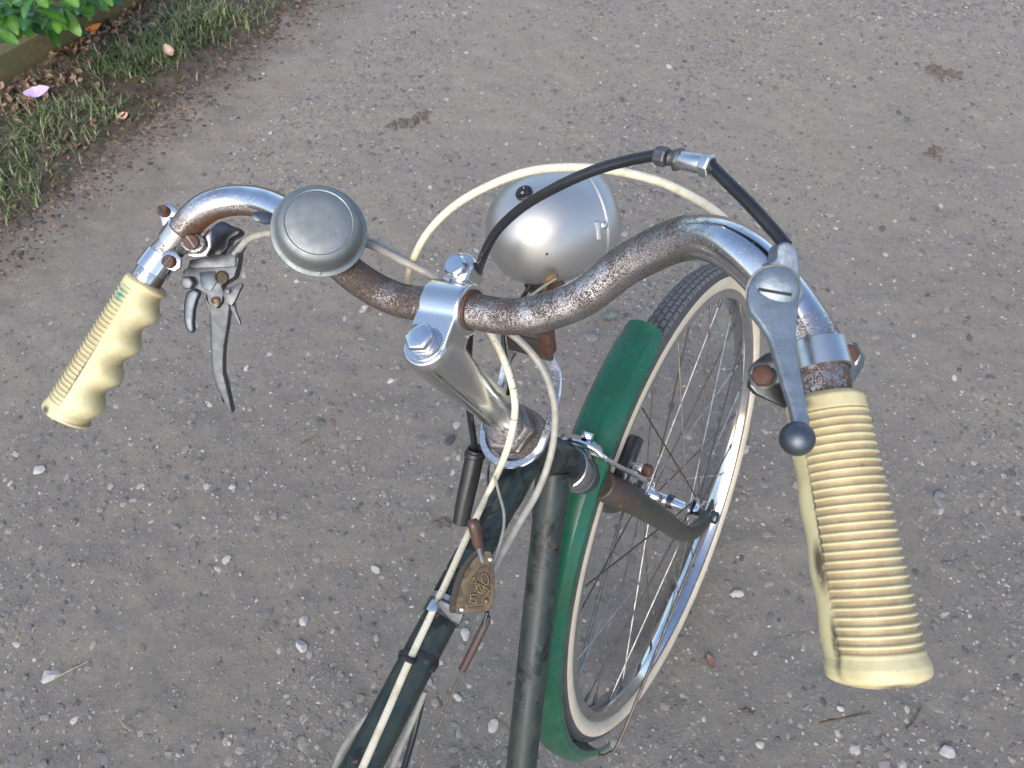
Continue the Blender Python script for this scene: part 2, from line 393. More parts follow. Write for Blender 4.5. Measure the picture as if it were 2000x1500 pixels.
# verge frame: the drive's edge line runs through E0 along EV; EL points away from the drive
E0 = np.array([-.905, 1.66]); EV = unit(np.array([.55, .97])); EL = np.array([-EV[1], EV[0]])
def gh(x, y):
    return .0030*vnoise(x, y, 6, 1)*2 + .0022*vnoise(x, y, 25, 2)*2 + .0014*vnoise(x, y, 80, 3)*2 + .0010*vnoise(x, y, 170, 5)*2
def grid_mesh(xs, ys, zf):
    X, Y = np.meshgrid(xs, ys); Z = zf(X, Y); n, m = len(xs), len(ys)
    V = np.c_[X.ravel(), Y.ravel(), Z.ravel()]
    i = np.arange(n-1)[None, :] + n*np.arange(m-1)[:, None]; i = i.ravel()
    return V, np.c_[i, i+1, i+1+n, i+n]
def bigmesh(name, V, quads, mat, kind, attrs=None, smooth=True):
    me = bpy.data.meshes.new(name); k = quads.shape[1]
    me.vertices.add(len(V)); me.vertices.foreach_set('co', np.asarray(V, np.float32).ravel())
    me.loops.add(quads.size); me.loops.foreach_set('vertex_index', quads.astype(np.int32).ravel())
    me.polygons.add(len(quads)); me.polygons.foreach_set('loop_start', np.arange(0, quads.size, k, dtype=np.int32))
    me.polygons.foreach_set('loop_total', np.full(len(quads), k, np.int32)); me.polygons.foreach_set('use_smooth', np.full(len(quads), smooth))
    me.materials.append(mat)
    if attrs:
        for kk, v in attrs.items():
            a_ = me.attributes.new(kk, 'FLOAT_COLOR', 'POINT'); a_.data.foreach_set('color', np.c_[v, np.ones(len(v))].astype(np.float32).ravel())
    me.update(calc_edges=True); me.validate()
    ob = bpy.data.objects.new(name, me); link(ob); ob['kind'] = kind; return ob

# ------------------------------------------------------------ setting
xs = np.r_[-60, -30, -15, -8, -4.5, -3, np.arange(-2.2, 2.2, .009), 3, 4.5, 8, 15, 30, 60]
ys = np.r_[-60, -30, -15, -8, -4, -2, -1, -.4, np.arange(-.05, 2.7, .009), 3.2, 4.5, 8, 15, 30, 60]
def gz(X, Y):
    w = np.clip(1 - (np.hypot(X, Y-1.2) - 2.2) / .8, 0, 1); s = (X-E0[0])*EL[0] + (Y-E0[1])*EL[1]
    return gh(X, Y)*w - .05*np.clip(s-.08, 0, .5)
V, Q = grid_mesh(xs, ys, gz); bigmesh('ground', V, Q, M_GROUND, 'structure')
# verge: strip along the drive, slightly domed, edge ragged
tv = np.arange(-2.6, 2.8, .011); sv = np.r_[np.arange(-.12, .16, .006), np.arange(.16, 1.2, .02), 1.6, 2.4, 4, 7]
T_, S_ = np.meshgrid(tv, sv); XX = E0[0]+EV[0]*T_+EL[0]*S_; YY = E0[1]+EV[1]*T_+EL[1]*S_
rag = .035*vnoise(XX, YY, 7, 21)*2 + .02*vnoise(XX, YY, 22, 22)*2
def verge_z(x, y):
    s = (x-E0[0])*EL[0]+(y-E0[1])*EL[1]; rg = .035*vnoise(x, y, 7, 21)*2 + .025*vnoise(x, y, 22, 22)*2 + .016*vnoise(x, y, 60, 25)*2
    k_ = np.clip((s+rg+.03)/.17, 0, 1); return -.008 + .026*k_ + (.25+.75*k_)*np.clip(1.5-s, 0, 1)*(.006*vnoise(x, y, 14, 23)*2 + .006*vnoise(x, y, 45, 24)*2 + .005*vnoise(x, y, 110, 26)*2)
VZ = verge_z(XX, YY); n_, m_ = len(tv), len(sv); i = (np.arange(n_-1)[None]+n_*np.arange(m_-1)[:, None]).ravel()
bigmesh('verge', np.c_[XX.ravel(), YY.ravel(), VZ.ravel()], np.c_[i, i+1, i+1+n_, i+n_], M_SOIL, 'structure')

# loose grit pressed into the drive
def ico():
    t = (1+5**.5)/2; v = np.array([(-1,t,0),(1,t,0),(-1,-t,0),(1,-t,0),(0,-1,t),(0,1,t),(0,-1,-t),(0,1,-t),(t,0,-1),(t,0,1),(-t,0,-1),(-t,0,1)], float)
    f = np.array([(0,11,5),(0,5,1),(0,1,7),(0,7,10),(0,10,11),(1,5,9),(5,11,4),(11,10,2),(10,7,6),(7,1,8),(3,9,4),(3,4,2),(3,2,6),(3,6,8),(3,8,9),(4,9,5),(2,4,11),(6,2,10),(8,6,7),(9,8,1)])
    return v/np.linalg.norm(v[0]), f
IV, IF = ico()
def pebbles(n, lo, hi, power, flat=False):
    x = RNG.uniform(-1.75, 1.75, n*5); y = RNG.uniform(-.02, 2.55, n*5)
    dens = .22 + 1.7*(vnoise(x, y, 3.2, 31)+.5)**2 * (vnoise(x, y, 9, 32)+.6)
    s = (x-E0[0])*EL[0]+(y-E0[1])*EL[1]
    keep = (RNG.random(n*5) < dens*.62) & (s < .02) & (np.abs(x) < .55*np.hypot(y+.35, 1.24)+.12) & ((s < -.25) | (RNG.random(n*5) < .35))
    x, y = x[keep][:n], y[keep][:n]; n = len(x)
    r = lo*(hi/lo)**(RNG.random(n)**power)
    sc = np.c_[r*RNG.uniform(.7, 1.35, n), r*RNG.uniform(.6, 1.0, n), r*RNG.uniform(.28, .6, n)]
    if flat: sc[:, 2] *= .45
    th = RNG.uniform(0, 6.283, n); pert = RNG.uniform(.72, 1.25, (n, 12, 1))
    P = IV[None]*pert*sc[:, None, :]; ct, sn = np.cos(th)[:, None], np.sin(th)[:, None]
    til = RNG.uniform(-.2, .2, (n, 1)); Xr = P[..., 0]*ct-P[..., 1]*sn; Yr = P[..., 0]*sn+P[..., 1]*ct; Zr = P[..., 2]+til*Xr
    z0 = gh(x, y) + sc[:, 2]*RNG.uniform(-.55, .15, n)
    Vv = np.stack([Xr+x[:, None], Yr+y[:, None], Zr+z0[:, None]], -1).reshape(-1, 3)
    Ff = (IF[None]+12*np.arange(n)[:, None, None]).reshape(-1, 3)
    pal = np.array([(.21,.20,.185),(.155,.152,.15),(.17,.148,.125),(.26,.24,.21),(.34,.32,.29),(.45,.43,.40),(.095,.095,.092),(.14,.145,.145),(.24,.19,.145)])
    pr = np.array([.2,.16,.16,.14,.10,.07,.07,.06,.04]); ci = RNG.choice(len(pal), n, p=pr)
    if flat: pr = np.array([.24,.2,.2,.15,.07,.02,.05,.05,.02]); ci = RNG.choice(len(pal), n, p=pr)
    tint = np.clip(pal[ci]*RNG.uniform(.82, 1.18, (n, 1)), 0, 1)
    return Vv, Ff, np.repeat(tint, 12, 0)
parts = [pebbles(58000, .0011, .0040, 1.5), pebbles(19000, .003, .0100, 1.9, True)]
def crumbs(n):
    t = RNG.uniform(-1.4, 1.4, n); q = RNG.normal(.0, .055, n); x = E0[0]+EV[0]*t+EL[0]*q; y = E0[1]+EV[1]*t+EL[1]*q
    r = .0012*(5.5**(RNG.random(n)**1.6)); sc = np.c_[r*1.3, r, r*.6]; P = IV[None]*RNG.uniform(.65, 1.3, (n, 12, 1))*sc[:, None, :]
    z = np.maximum(gh(x, y), verge_z(x, y)); Vv = (P + np.stack([x, y, z], -1)[:, None]).reshape(-1, 3); Ff = (IF[None]+12*np.arange(n)[:, None, None]).reshape(-1, 3)
    pal = np.array([(.07,.052,.04),(.11,.085,.065),(.05,.04,.03),(.16,.12,.085),(.22,.15,.09)]); return Vv, Ff, np.repeat(pal[RNG.integers(0, 5, n)], 12, 0)
parts.append(crumbs(7000))
off = 0; VV = []; FF = []; TT = []
for v, f, t in parts: VV.append(v); FF.append(f+off); TT.append(t); off += len(v)
bigmesh('gravel', np.vstack(VV), np.vstack(FF), M_PEB, 'stuff', {'tint': np.vstack(TT)}, smooth=False)

# ------------------------------------------------------------ the bicycle
bike = empty('bicycle', (0.299, 0.3418, 0.0))
tag(bike, 'old dark green bicycle with rusty chrome handlebar, cream grips and silver headlamp', 'bicycle')

# --- handlebar (curves measured on both sides, symmetric about the stem)
KR = [(0.0021,-0.0398,0.4234),(0.0361,-0.0466,0.4004),(0.0621,-0.064,0.3793),(0.087,-0.071,0.3472),(0.1055,-0.0563,0.3196),(0.1274,-0.0209,0.3065),(0.1295,0.0061,0.2967),(0.1334,0.0576,0.2822),(0.1373,0.109,0.2678)]
KL = [(-0.0762,-0.0556,0.4651),(-0.1099,-0.076,0.4782),(-0.1349,-0.1037,0.4843),(-0.1713,-0.1231,0.4848),(-0.2075,-0.1194,0.4863),(-0.2399,-0.095,0.5022),(-0.2571,-0.0718,0.5026),(-0.2864,-0.027,0.5058),(-0.3157,0.0177,0.5091)]
LS = [1, 1, 1.03, 1.08, 1.10, 1.105, 1.10, 1.10, 1.10]
c2w = lambda p: CAMP + p[0]*RGT + p[1]*DWN + p[2]*FWD
BR = np.array([c2w(p) for p in KR]); BL = np.array([c2w(np.array(p)*s) for p, s in zip(KL, LS)])
BC = (BR[0]+BL[0])/2; BAX = unit(BR[0]-BL[0])
ctrl = np.vstack([BL[::-1][:7+2], BC[None], BR]); path = spline(ctrl[1:-1], 16)
m = len(path)
# rust wear along the bar, heavier round the stem and on the underside
xs_ = np.array([dep(p) for p in path]); par = np.linspace(0, 1, m)
k0 = 7/ (len(ctrl)-3)   # parameter of the stem
wear = np.interp(par, [0,.05,.10,.125,.16,.2,.28,.33,.38,.44,.5,.56,.625,.69,.75,.79,.84,.87,.90,.94,1], [.4,.35,.3,.5,.5,.30,.20,.50,.62,.65,.62,.56,.53,.525,.49,.32,.18,.40,.46,.60,.6])
V, Fc = sweep(path, circ(.0111, 28), up=A); ks = 28
Tn, Un, Sn = frames(path, A)
nrm = (V.reshape(m, ks, 3) - path[:, None])/.0111
under = np.clip(-(nrm @ A), 0, 1)
ins = np.clip(np.interp(par, [0, .1, .16, .3, .40, .5], [.2, .5, .5, .25, .2, .2])[:, None]*under, 0, 1)
rust = np.clip(wear[:, None] + ins*.9*(par[:, None] < .45) + .06*under, 0, 1).ravel()
org = np.interp(par, [0, .06, .12, .2, .26, .32, .40, .5, .54, .60, .8, .86, .92, 1], [.5,.9,1.,1.,.9,.35,.30,.45,.45,.08,.05,.3,.7,.6])[:, None]*np.clip(.35+.9*under, 0, 1)
under2 = np.clip(-(nrm @ unit(A*.8+Fv*.75)), 0, 1)**.8
rust = np.clip(rust + (np.interp(par, [0, .1, .16, .3, .36, .42], [.0, .3, .55, .55, .3, 0])[:, None]*under2).ravel(), 0, 1)
handlebar = obj('handlebar', V, Fc, M_BAR, bike, attrs={'rust': rust, 'orange': org.ravel()})

# --- stem: quill, head and bar barrel grown together
SB0 = st(0, 0, .185); SB1 = st(0, .0145, .334); SAX = unit(SB1-SB0); SFW = unit(Fv - SAX*(Fv@SAX)); SN = np.cross(SFW, SAX)
L = np.linalg.norm(SB1-SB0)
parts = [lathe_v([(.0110, 0), (.0112, L*.22), (.0117, L*.36), (.0127, L*.48), (.0141, L*.60), (.0156, L*.73), (.0166, L*.88), (.0163, L*.96), (.0146, L)], SB0, SAX, 32)]
parts.append(lathe_v([(.0158, -.0148), (.0166, -.0135), (.0166, .0135), (.0158, .0148)], BC, BAX, 32))
mid = (SB1 - SAX*.012 + BC)/2
topn = unit(np.cross(BAX, unit(SFW))); bdir = unit(BC + SAX*.004 - (SB1-SAX*.010))
bz = unit(np.cross(BAX, bdir)); bz = bz if bz @ SAX > 0 else -bz
parts.append(box_v((SB1-SAX*.011+BC+SAX*.003)/2 + 0*bz, BAX, bdir, bz, .0290, .042, .0225))
lug = st(-.001, .0635, .3275); parts.append(box_v(lug - A*.004, BAX, Fv, A, .0170, .016, .016))
parts.append(lathe_v([(.0088, -.011), (.0088, .0035)], lug+Fv*.006, A, 24))
Vs, Fs = join(parts)
so = obj('stem', Vs, Fs, M_SATIN, bike)
bm = bmesh.new(); bm.from_mesh(so.data); bmesh.ops.triangulate(bm, faces=[f for f in bm.faces if len(f.verts) > 4]); bm.to_mesh(so.data); bm.free()
md = so.modifiers.new('r', 'REMESH'); md.mode = 'VOXEL'; md.voxel_size = .0007; md.use_smooth_shade = True
ms = so.modifiers.new('s', 'SMOOTH'); ms.factor = .5; ms.iterations = 22
dg = bpy.context.evaluated_depsgraph_get(); dg.update(); newme = bpy.data.meshes.new_from_object(so.evaluated_get(dg)); so.modifiers.clear(); so.data = newme
newme.name = 'stem'; newme.polygons.foreach_set('use_smooth', [True]*len(newme.polygons))
stem = so
WA = SB1 + SFW*.0005
lathe('washer', [(.0122, -.001), (.0125, .0006), (.0122, .0020), (.0095, .0026), (.006, .0026)], WA, SAX, M_CHROMER, stem, 40)
hexbolt('bolt', WA + SAX*.0024, SAX, .0098, .0075, M_CHROME, stem, xh=unit(SN + .35*SFW))
lathe('bolt', [(.0072, 0), (.0074, .003), (.0072, .0052), (.0060, .0066), (.002, .0069)], st(-.0015, .0665, .3310), A, M_CHROME, stem, 24)
lathe('rust_ring', [(.0112, -.0005), (.0128, 0), (.0128, .0012), (.0112, .0014)], BC+BAX*.0147, BAX, M_RUST, stem, 32)

# --- headset
hs = lathe('headset', [(.0150, .165), (.0215, .166), (.0225, .170), (.0225, .176), (.0205, .180), (.0150, .181)], CROWN, A, M_CHROMERR, bike, 40)
V, Fc = lathe_v([(.0212, .190), (.0212, .2005), (.0185, .2035), (.0122, .2035)], CROWN, A, 6, xh=unit(N+.25*Fv)); bevelled('locknut', V, Fc, M_CHROMERR, hs, .0012, 2, ang=20)
lathe('lock_washer', [(.0118, .1995), (.0150, .2050), (.0138, .2062), (.0118, .2062)], CROWN, A, M_CHROMERR, hs, 32)
lathe('lower_cup', [(.0165, .046), (.0212, .047), (.0222, .051), (.0226, .056), (.0222, .060), (.0205, .067), (.0165, .069)], CROWN, A, M_CHROMER, hs, 40)

# --- frame
fr = empty('frame', st(0, 0, .1), bike)
def ellip(P, ax, r): pass
lathe('head_tube', [(.0165, .068), (.0198, .069), (.0200, .086), (.0175, .092), (.0172, .145), (.0195, .149), (.0200, .164), (.0165, .166)], CROWN, A, M_FRAME, fr, 36)
TT0 = st(0, 0, .148); TT1 = at(705, 1500, .4613); TD = unit(TT1-TT0); TLEN = np.linalg.norm(TT1-TT0)
DT0 = st(0, 0, .096); DT1 = at(1018, 1500, .679); DD = unit(DT1-DT0)
tube('top_tube', [TT0, TT0+TD*.2, TT0+TD*.56], .0128, M_FRAME, fr, 32, 30)
tube('down_tube', [DT0, DT0+DD*.25, DT0+DD*.60], .0144, M_FRAME, fr, 32, 30)
for nm, P, D_, r in (('top_lug', TT0, TD, .0142), ('down_lug', DT0, DD, .0158)):
    x, y, z = axes_of(D_, A); k = 32; V = []; prof = []
    for h in range(8):
        for i in range(k):
            t = 2*math.pi*i/k; hh = .010 + (.050 + .016*math.cos(2*t))*h/7
            rr = r if h < 7 else r-.0010
            V.append(P + rr*(math.cos(t)*x+math.sin(t)*y) + hh*z)
    Fc = [(a*k+i, a*k+(i+1) % k, (a+1)*k+(i+1) % k, (a+1)*k+i) for a in range(7) for i in range(k)]
    obj(nm.replace('top_lug', 'lug').replace('down_lug', 'lug'), V, Fc, M_FRAME, fr, sharp=60)
def tt_at_y(yp):
    lo, hi = -.1, .6
    for _ in range(50):
        mdl = (lo+hi)/2; P = TT0+TD*mdl; yy = 750 + FPX*((P-CAMP)@DWN)/dep(P)
        if yy < yp: lo = mdl
        else: hi = mdl
    return TT0+TD*lo
# seat and rear end out of the picture: seat tube, stays, rear wheel, saddle as plain real parts
BB = DT0+DD*.60; ST1 = TT0+TD*.56
tube('seat_tube', [BB, (BB+ST1)/2, ST1+unit(ST1-BB)*.02], .0144, M_FRAME, fr, 20, 6)

# --- fork
fk = empty('fork', CROWN, bike)
lathe('steerer_race', [(.0160, .012), (.0185, .014), (.0200, .030), (.0205, .040), (.0165, .046)], CROWN, A, M_STEELG, fk, 32)
crp = []
for s in (1, -1):
    t0 = st(.0185*s, 0, .0155); t1 = st(.0345*s, 0, -.038); z_ = unit(t1-t0); l_ = np.linalg.norm(t1-t0)
    crp.append(lathe_v([(.0130, 0), (.0146, .0012), (.0150, .0035), (.0152, l_*.75), (.0146, l_*.93), (.0138, l_)], t0, z_, 32))
crp.append(box_v(st(0, 0, .002), N, Fv, A, .040, .024, .026))
V, Fc = join(crp); bevelled('fork_crown', V, Fc, M_CROWN, fk, .0008, 2, ang=50)
for s in (1, -1):
    tube('fork_blade', [st(.0255*s, 0, -.010), st(.0320*s, 0, -.032), st(.0415*s, 0, -.08), st(.047*s, 0, -.15), st(.050*s, -.001, -.21), st(.0525*s, .006, -.262), st(.053*s, .022, -.297), st(.052*s, .039, -.317)], [.0136, .0137, .0132, .0125, .0115, .0100, .0088, .0078], M_FORK, fk, 20, 8)
    V, Fc = box_v(st(.052*s, .046, -.322), N, unit(Fv*.8-A*.4), unit(A*.8+Fv*.4), .004, .030, .018); bevelled('dropout', V, Fc, M_FORK, fk, .001, 2)

# --- front wheel
wh = empty('front_wheel', HUB, bike)
rimp = [(-.0135,.301),(-.0142,.292),(-.0132,.2885),(-.0075,.2855),(-.003,.2842),(.003,.2842),(.0075,.2855),(.0132,.2885),(.0142,.292),(.0135,.301),(.0118,.301),(.0118,.2925),(-.0118,.2925),(-.0118,.301)]
lathe('rim', [(r, a) for a, r in rimp], HUB, N, M_RIM, wh, 160, xh=Fv, closed=True, sharp=45)
def arc(a0, a1, n): return [(.3118+.0176*math.cos(math.radians(t)), .0176*math.sin(math.radians(t))) for t in np.linspace(a0, a1, n)]
lathe('tyre', [(r, a) for r, a in [(.296, -.0105)] + arc(-128, 128, 25) + [(.296, .0105)]], HUB, N, M_TYRE, wh, 160, xh=Fv, closed=True, sharp=60)
def arc2(a0, a1, n, rr): return [(.3118+rr*math.cos(math.radians(t)), rr*math.sin(math.radians(t))) for t in np.linspace(a0, a1, n)]
for s in (1, -1):
    o_ = arc2(72*s, 128*s, 9, .0182); lathe('whitewall', o_ + [(r-.0005, a-.0012*s) for r, a in o_[::-1]], HUB, N, M_WALL, wh, 160, xh=Fv, closed=True, sharp=60)
pv = []
for j in range(150):
    for row, (tc, w) in enumerate(((-40, .0062), (-20, .0056), (0, .0056), (20, .0056), (40, .0062))):
        an = 2*math.pi*(j + (.5 if row % 2 else 0))/150; t = math.radians(tc)
        rad = math.cos(an)*Fv+math.sin(an)*A; tan = -math.sin(an)*Fv+math.cos(an)*A
        nn_ = math.cos(t)*rad + math.sin(t)*N; c = HUB + .3118*rad + .0182*nn_; sd = unit(np.cross(tan, nn_))
        v, f = box_v(c, tan, sd, nn_, .0100, w*.88, .0022)
        v[4:] = v[4:].mean(0) + (v[4:]-v[4:].mean(0))*.86; pv.append((v, f[1:]))
V, Fc = join(pv); obj('tread', V, Fc, M_TREAD, wh, smooth=False, kind='stuff')
hb = lathe('hub', [(.0195,-.0335),(.0195,-.0312),(.0125,-.030),(.0098,-.027),(.0078,-.024),(.0078,.024),(.0098,.027),(.0125,.030),(.0195,.0312),(.0195,.0335),(.012,.036),(.009,.041),(.005,.043)], HUB, N, M_CHROME, wh, 32)
lathe('oil_clip', [(.0082,-.0042),(.0098,-.004),(.0098,.004),(.0082,.0042)], HUB, N, M_STEELD, wh, 24)
tube('oil_clip', [HUB - A*.008, HUB - A*.014-Fv*.004, HUB-A*.016-Fv*.006], .0035, M_STEELD, wh, 8, 3)
lathe('axle', [(.0042,-.066),(.0042,.066)], HUB, N, M_STEELG, wh, 12)
for s in (1, -1):
    lathe('axle_washer', [(.009, 0), (.009, .0016)], HUB+N*s*.0565, N*s, M_CHROMER, wh, 20)
    hexbolt('axle_nut', HUB+N*s*.058, N*s, .0088, .0095, M_STEELD, wh)
unitcyl = None
def seg_obj(name, p, q, r, mat, parent, mesh=[None], k=8):
    key = (name, k)
    if not hasattr(seg_obj, 'cache'): seg_obj.cache = {}
    mk = (name, mat.name)
    if mk not in seg_obj.cache:
        V, Fc = lathe_v([(1, -.5), (1, .5)], (0, 0, 0), (0, 0, 1), k); me = bpy.data.meshes.new(name); me.from_pydata(V.tolist(), [], Fc); me.materials.append(mat)
        me.polygons.foreach_set('use_smooth', [True]*len(me.polygons)); me.set_sharp_from_angle(angle=math.radians(60)); seg_obj.cache[mk] = me
    ob = bpy.data.objects.new(name, seg_obj.cache[mk]); link(ob, parent); p = np.asarray(p); q = np.asarray(q); c = (p+q)/2
    ob.location = c - wloc(parent); ob.rotation_mode = 'QUATERNION'; ob.rotation_quaternion = Vector(q-p).to_track_quat('Z', 'Y'); ob.scale = (r, r, np.linalg.norm(q-p)); return ob
NSP = 32
for i in range(NSP):
    side = 1 if i % 2 == 0 else -1; j = i//2; lead = 1 if j % 2 == 0 else -1
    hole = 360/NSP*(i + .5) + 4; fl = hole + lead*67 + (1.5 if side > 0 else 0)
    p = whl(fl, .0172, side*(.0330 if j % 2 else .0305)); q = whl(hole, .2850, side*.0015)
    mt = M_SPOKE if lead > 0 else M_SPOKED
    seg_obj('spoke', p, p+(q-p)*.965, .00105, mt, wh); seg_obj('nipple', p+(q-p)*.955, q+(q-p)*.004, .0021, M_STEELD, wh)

# --- mudguard
mp_ = [(a_-.0025, r_) for a_, r_ in [(-.0236,.3345),(-.0233,.3410),(-.0160,.3502),(-.0080,.3527),(0,.3535),(.0080,.3527),(.0160,.3502),(.0233,.3410),(.0236,.3345)]]
angs = np.linspace(68.5, 191, 90); V = []; k = len(mp_)
for an in angs:
    e = 1.0 if an > 69.5 else 1.012
    flare = max(0, (an-176)/15)
    for a, r in mp_: V.append(whl(an, r*e + .004*flare**2 , a*(1-.10*flare)*(1-.12*max(0, (74-an)/5.5)**2)))
inner = []
for an in angs:
    flare = max(0, (an-176)/15)
    for a, r in mp_: inner.append(whl(an, r - .0012 + .004*flare**2, a*.965*(1-.10*flare)*(1-.12*max(0, (74-an)/5.5)**2)))
nV = len(V); V = np.vstack([V, inner]); Fc = []
for i in range(len(angs)-1):
    for j in range(k-1):
        a = i*k+j; Fc.append((a, a+1, a+k+1, a+k)); Fc.append((nV+a, nV+a+k, nV+a+k+1, nV+a+1))
    Fc.append((i*k, (i+1)*k, nV+(i+1)*k, nV+i*k)); Fc.append((i*k+k-1, nV+i*k+k-1, nV+(i+1)*k+k-1, (i+1)*k+k-1))
for j in range(k-1):
    Fc.append((j, nV+j, nV+j+1, j+1)); b = (len(angs)-1)*k; Fc.append((b+j, b+j+1, nV+b+j+1, nV+b+j))
mg = obj('mudguard', V, Fc, M_GREEN, bike, sharp=28)
def ridge(a): return [whl(t, .3532, a) for t in np.linspace(73.5, 78.5, 5)]
tube('ridge', ridge(-.006), [.0002, .0011, .0012, .0010, .0002], M_GREEN, mg, 8, 3)
for s in (1, -1):
    tube('mudguard_stay', [HUB+N*.058*s, HUB+N*.056*s-Fv*.05+A*.004, whl(184, .30, .040*s), whl(184.5, .338, .030*s), whl(185, .348, .018*s)], .0021, M_STEELD if s < 0 else M_SPOKED, mg, 8, 6)

# --- front brake: caliper over the mudguard
bk = empty('front_brake', at(1140, 868, .67), bike)
def strip(name, pts, w, h, mat, parent, up, n=7, sc=None):
    P = spline(pts, n); V, Fc = sweep(P, rect(w, h, .3), up=up, scale=None if sc is None else np.interp(np.linspace(0, 1, len(P)), np.linspace(0, 1, len(sc)), sc)); return obj(name, V, Fc, mat, parent, sharp=40)
strip('caliper_arm', [at(1068,862,.672), at(1092,856,.664), at(1118,856,.660), at(1145,864,.659), at(1166,876,.660), at(1180,892,.664), at(1200,906,.674), at(1230,921,.692), at(1256,934,.706)], .0105, .0046, M_CHROME, bk, up=unit(Fv*.75+A*.65))
strip('caliper_arm', [at(1075,868,.680), at(1098,866,.674), at(1125,873,.672), at(1150,880,.674), at(1172,890,.678), at(1200,905,.690), at(1225,918,.705)], .0085, .0040, M_CHROMER, bk, up=unit(Fv*.75+A*.65))
hexbolt('pivot_bolt', at(1147, 856, .658), unit(Fv*.9+A*.3), .0058, .006, M_CHROME, bk)
lathe('pivot_spacer', [(.008, -.022), (.0085, -.012), (.0085, 0), (.007, .004)], at(1138, 882, .672), unit(Fv*.9+A*.3), M_CHROMER, bk, 20)
PB = HUB + N*.0235 + .296*(math.cos(math.radians(91.5))*Fv+math.sin(math.radians(91.5))*A)
PBt = unit(-math.sin(math.radians(91.5))*Fv+math.cos(math.radians(91.5))*A)
PBr = unit(PB-HUB-N*.0235)
V, Fc = box_v(PB, PBt, N, PBr, .058, .013, .013); bevelled('pad_holder', V, Fc, M_STEELD, bk, .0015, 2)
V, Fc = box_v(PB-N*.007, PBt, N, PBr, .052, .006, .010); bevelled('brake_pad', V, Fc, M_BLACK, bk, .001, 1)
V, Fc = box_v(PB+N*.012, PBt, N, PBr, .010, .014, .018); bevelled('pad_bracket', V, Fc, M_CHROMER, bk, .001, 2)
hexbolt('pad_nut', PB+N*.018-PBr*.002, N, .0066, .008, M_RUST, bk)

# --- headlamp and its bracket
lb = empty('lamp_bracket', st(0, .03, .188), bike)
ringp = [st(.0275*math.cos(t), .0275*math.sin(t), .1865) for t in np.radians(np.linspace(155, 385, 30))]
rp_ = [st(-.0245, .040, .192), st(-.026, .022, .188)] + [st(.0265*math.cos(t), .0265*math.sin(t), .1865) for t in np.radians(np.linspace(185, 355, 16))] + [st(.026, .022, .188), st(.0245, .040, .192)]
strip('bracket_ring', rp_, .0064, .0028, M_CHROMER, lb, up=A, n=4)
for s in (1, -1):
    strip('bracket_arm', [st(.0243*s, .036, .191), st(.0225*s, .050, .199), st(.0170*s, .058, .207)], .0085, .0030, M_CHROMER, lb, up=unit(A*.9-Fv*.5), n=5)
V, Fc = box_v(st(0, .0615, .215), N, unit(Fv*.55+A*.83), unit(A*.55-Fv*.83), .040, .017, .0040); bevelled('bracket_plate', V, Fc, M_CROWN, lb, .002, 2)
V, Fc = box_v(st(.002, .076, .229), N, unit(Fv*.7+A*.7), unit(A*.7-Fv*.7), .030, .030, .0045); bevelled('bracket_plate', V, Fc, M_CHROMERR, lb, .002, 2)
V, Fc = box_v(st(.016, .0665, .221), N, unit(Fv*.55+A*.83), unit(A*.55-Fv*.83), .010, .020, .010); bevelled('bracket_clip', V, Fc, M_RUST, lb, .0015, 2)
LC = at(1066, 447, .520); LD = unit(.90*RGT + (-.33)*DWN + .30*FWD)
lp = empty('headlamp', LC, bike)
R_ = .0405
prof = []
for t in np.linspace(0, 90, 22)[1:]:
    tt = math.radians(t); prof.append((R_*math.sin(tt)**.92, -.0445*math.cos(tt)))
prof = [(.0008, -.0446)] + prof + [(R_*.998, .006), (R_*.985, .013), (R_*.960, .020), (R_*.925, .0268), (R_*.905, .0296)]
lathe('lamp_shell', prof, LC, LD, M_LAMP, lp, 72, sharp=60)
lathe('lamp_ring', [(R_*.90, .0290), (R_*.935, .0302), (R_*.925, .0325), (R_*.87, .0385), (R_*.78, .0440), (R_*.74, .0445), (R_*.72, .043)], LC, LD, M_LAMP, lp, 72, sharp=40)
lathe('lamp_lens', [(R_*.73, .0425), (R_*.5, .047), (R_*.2, .049), (.0005, .0495)], LC, LD, plain('lens_glass', (.75, .77, .78), .08, .0), lp, 48)
def on_shell(x, y, lift=0.0):     # point of the shell under a sight line
    o = CAMP; d = unit(at(x, y, 1)-CAMP); best = None
    for s in np.linspace(.4, .75, 1400):
        P = o+d*s; q = P-LC; h = q@LD; r = np.linalg.norm(q-LD*h)
        if -.0446 < h < .045:
            R1 = np.interp(h, [p[1] for p in prof], [p[0] for p in prof])
            if r < R1: nrm = unit((q-LD*h)/max(r, 1e-6)+LD*(.0 if h > 0 else h/.0445*1.0)); return P+nrm*lift, nrm
    return at(x, y, .5), -d
P, nn_ = on_shell(1024, 378)
sx, sy, sz = axes_of(nn_, RGT)
lathe('lamp_switch', [(.0060, -.004), (.0060, .0012), (.0055, .0018), (.0050, .0018)], P, nn_, M_BLACK, lp, 28)
V, Fc = box_v(P+nn_*.0020, sx, sy, nn_, .0085, .0062, .0024); bevelled('switch_rocker', V, Fc, M_BLACK, lp, .0008, 2)
up_s = unit(-DWN - nn_*(-DWN@nn_)); rt_s = np.cross(up_s, nn_); MK = plain('switch_print', (.75, .75, .75), .5)
V, Fc = box_v(P+nn_*.0032+up_s*.0022+rt_s*.0003, unit(rt_s+.15*up_s), unit(up_s-.15*rt_s), nn_, .0004, .0017, .0003); obj('switch_mark', V, Fc, MK, lp)
lathe('switch_mark', [(.0006, 0), (.0006, .0003), (.0009, .0003), (.0009, 0)], P+nn_*.0031-up_s*.0020, nn_, MK, lp, 16, closed=True)
P, nn_ = on_shell(1068, 496); lathe('lamp_dent', [(.0010, 0), (.0011, .00015), (.0004, .0002)], P, nn_, M_STEELD, lp, 10)
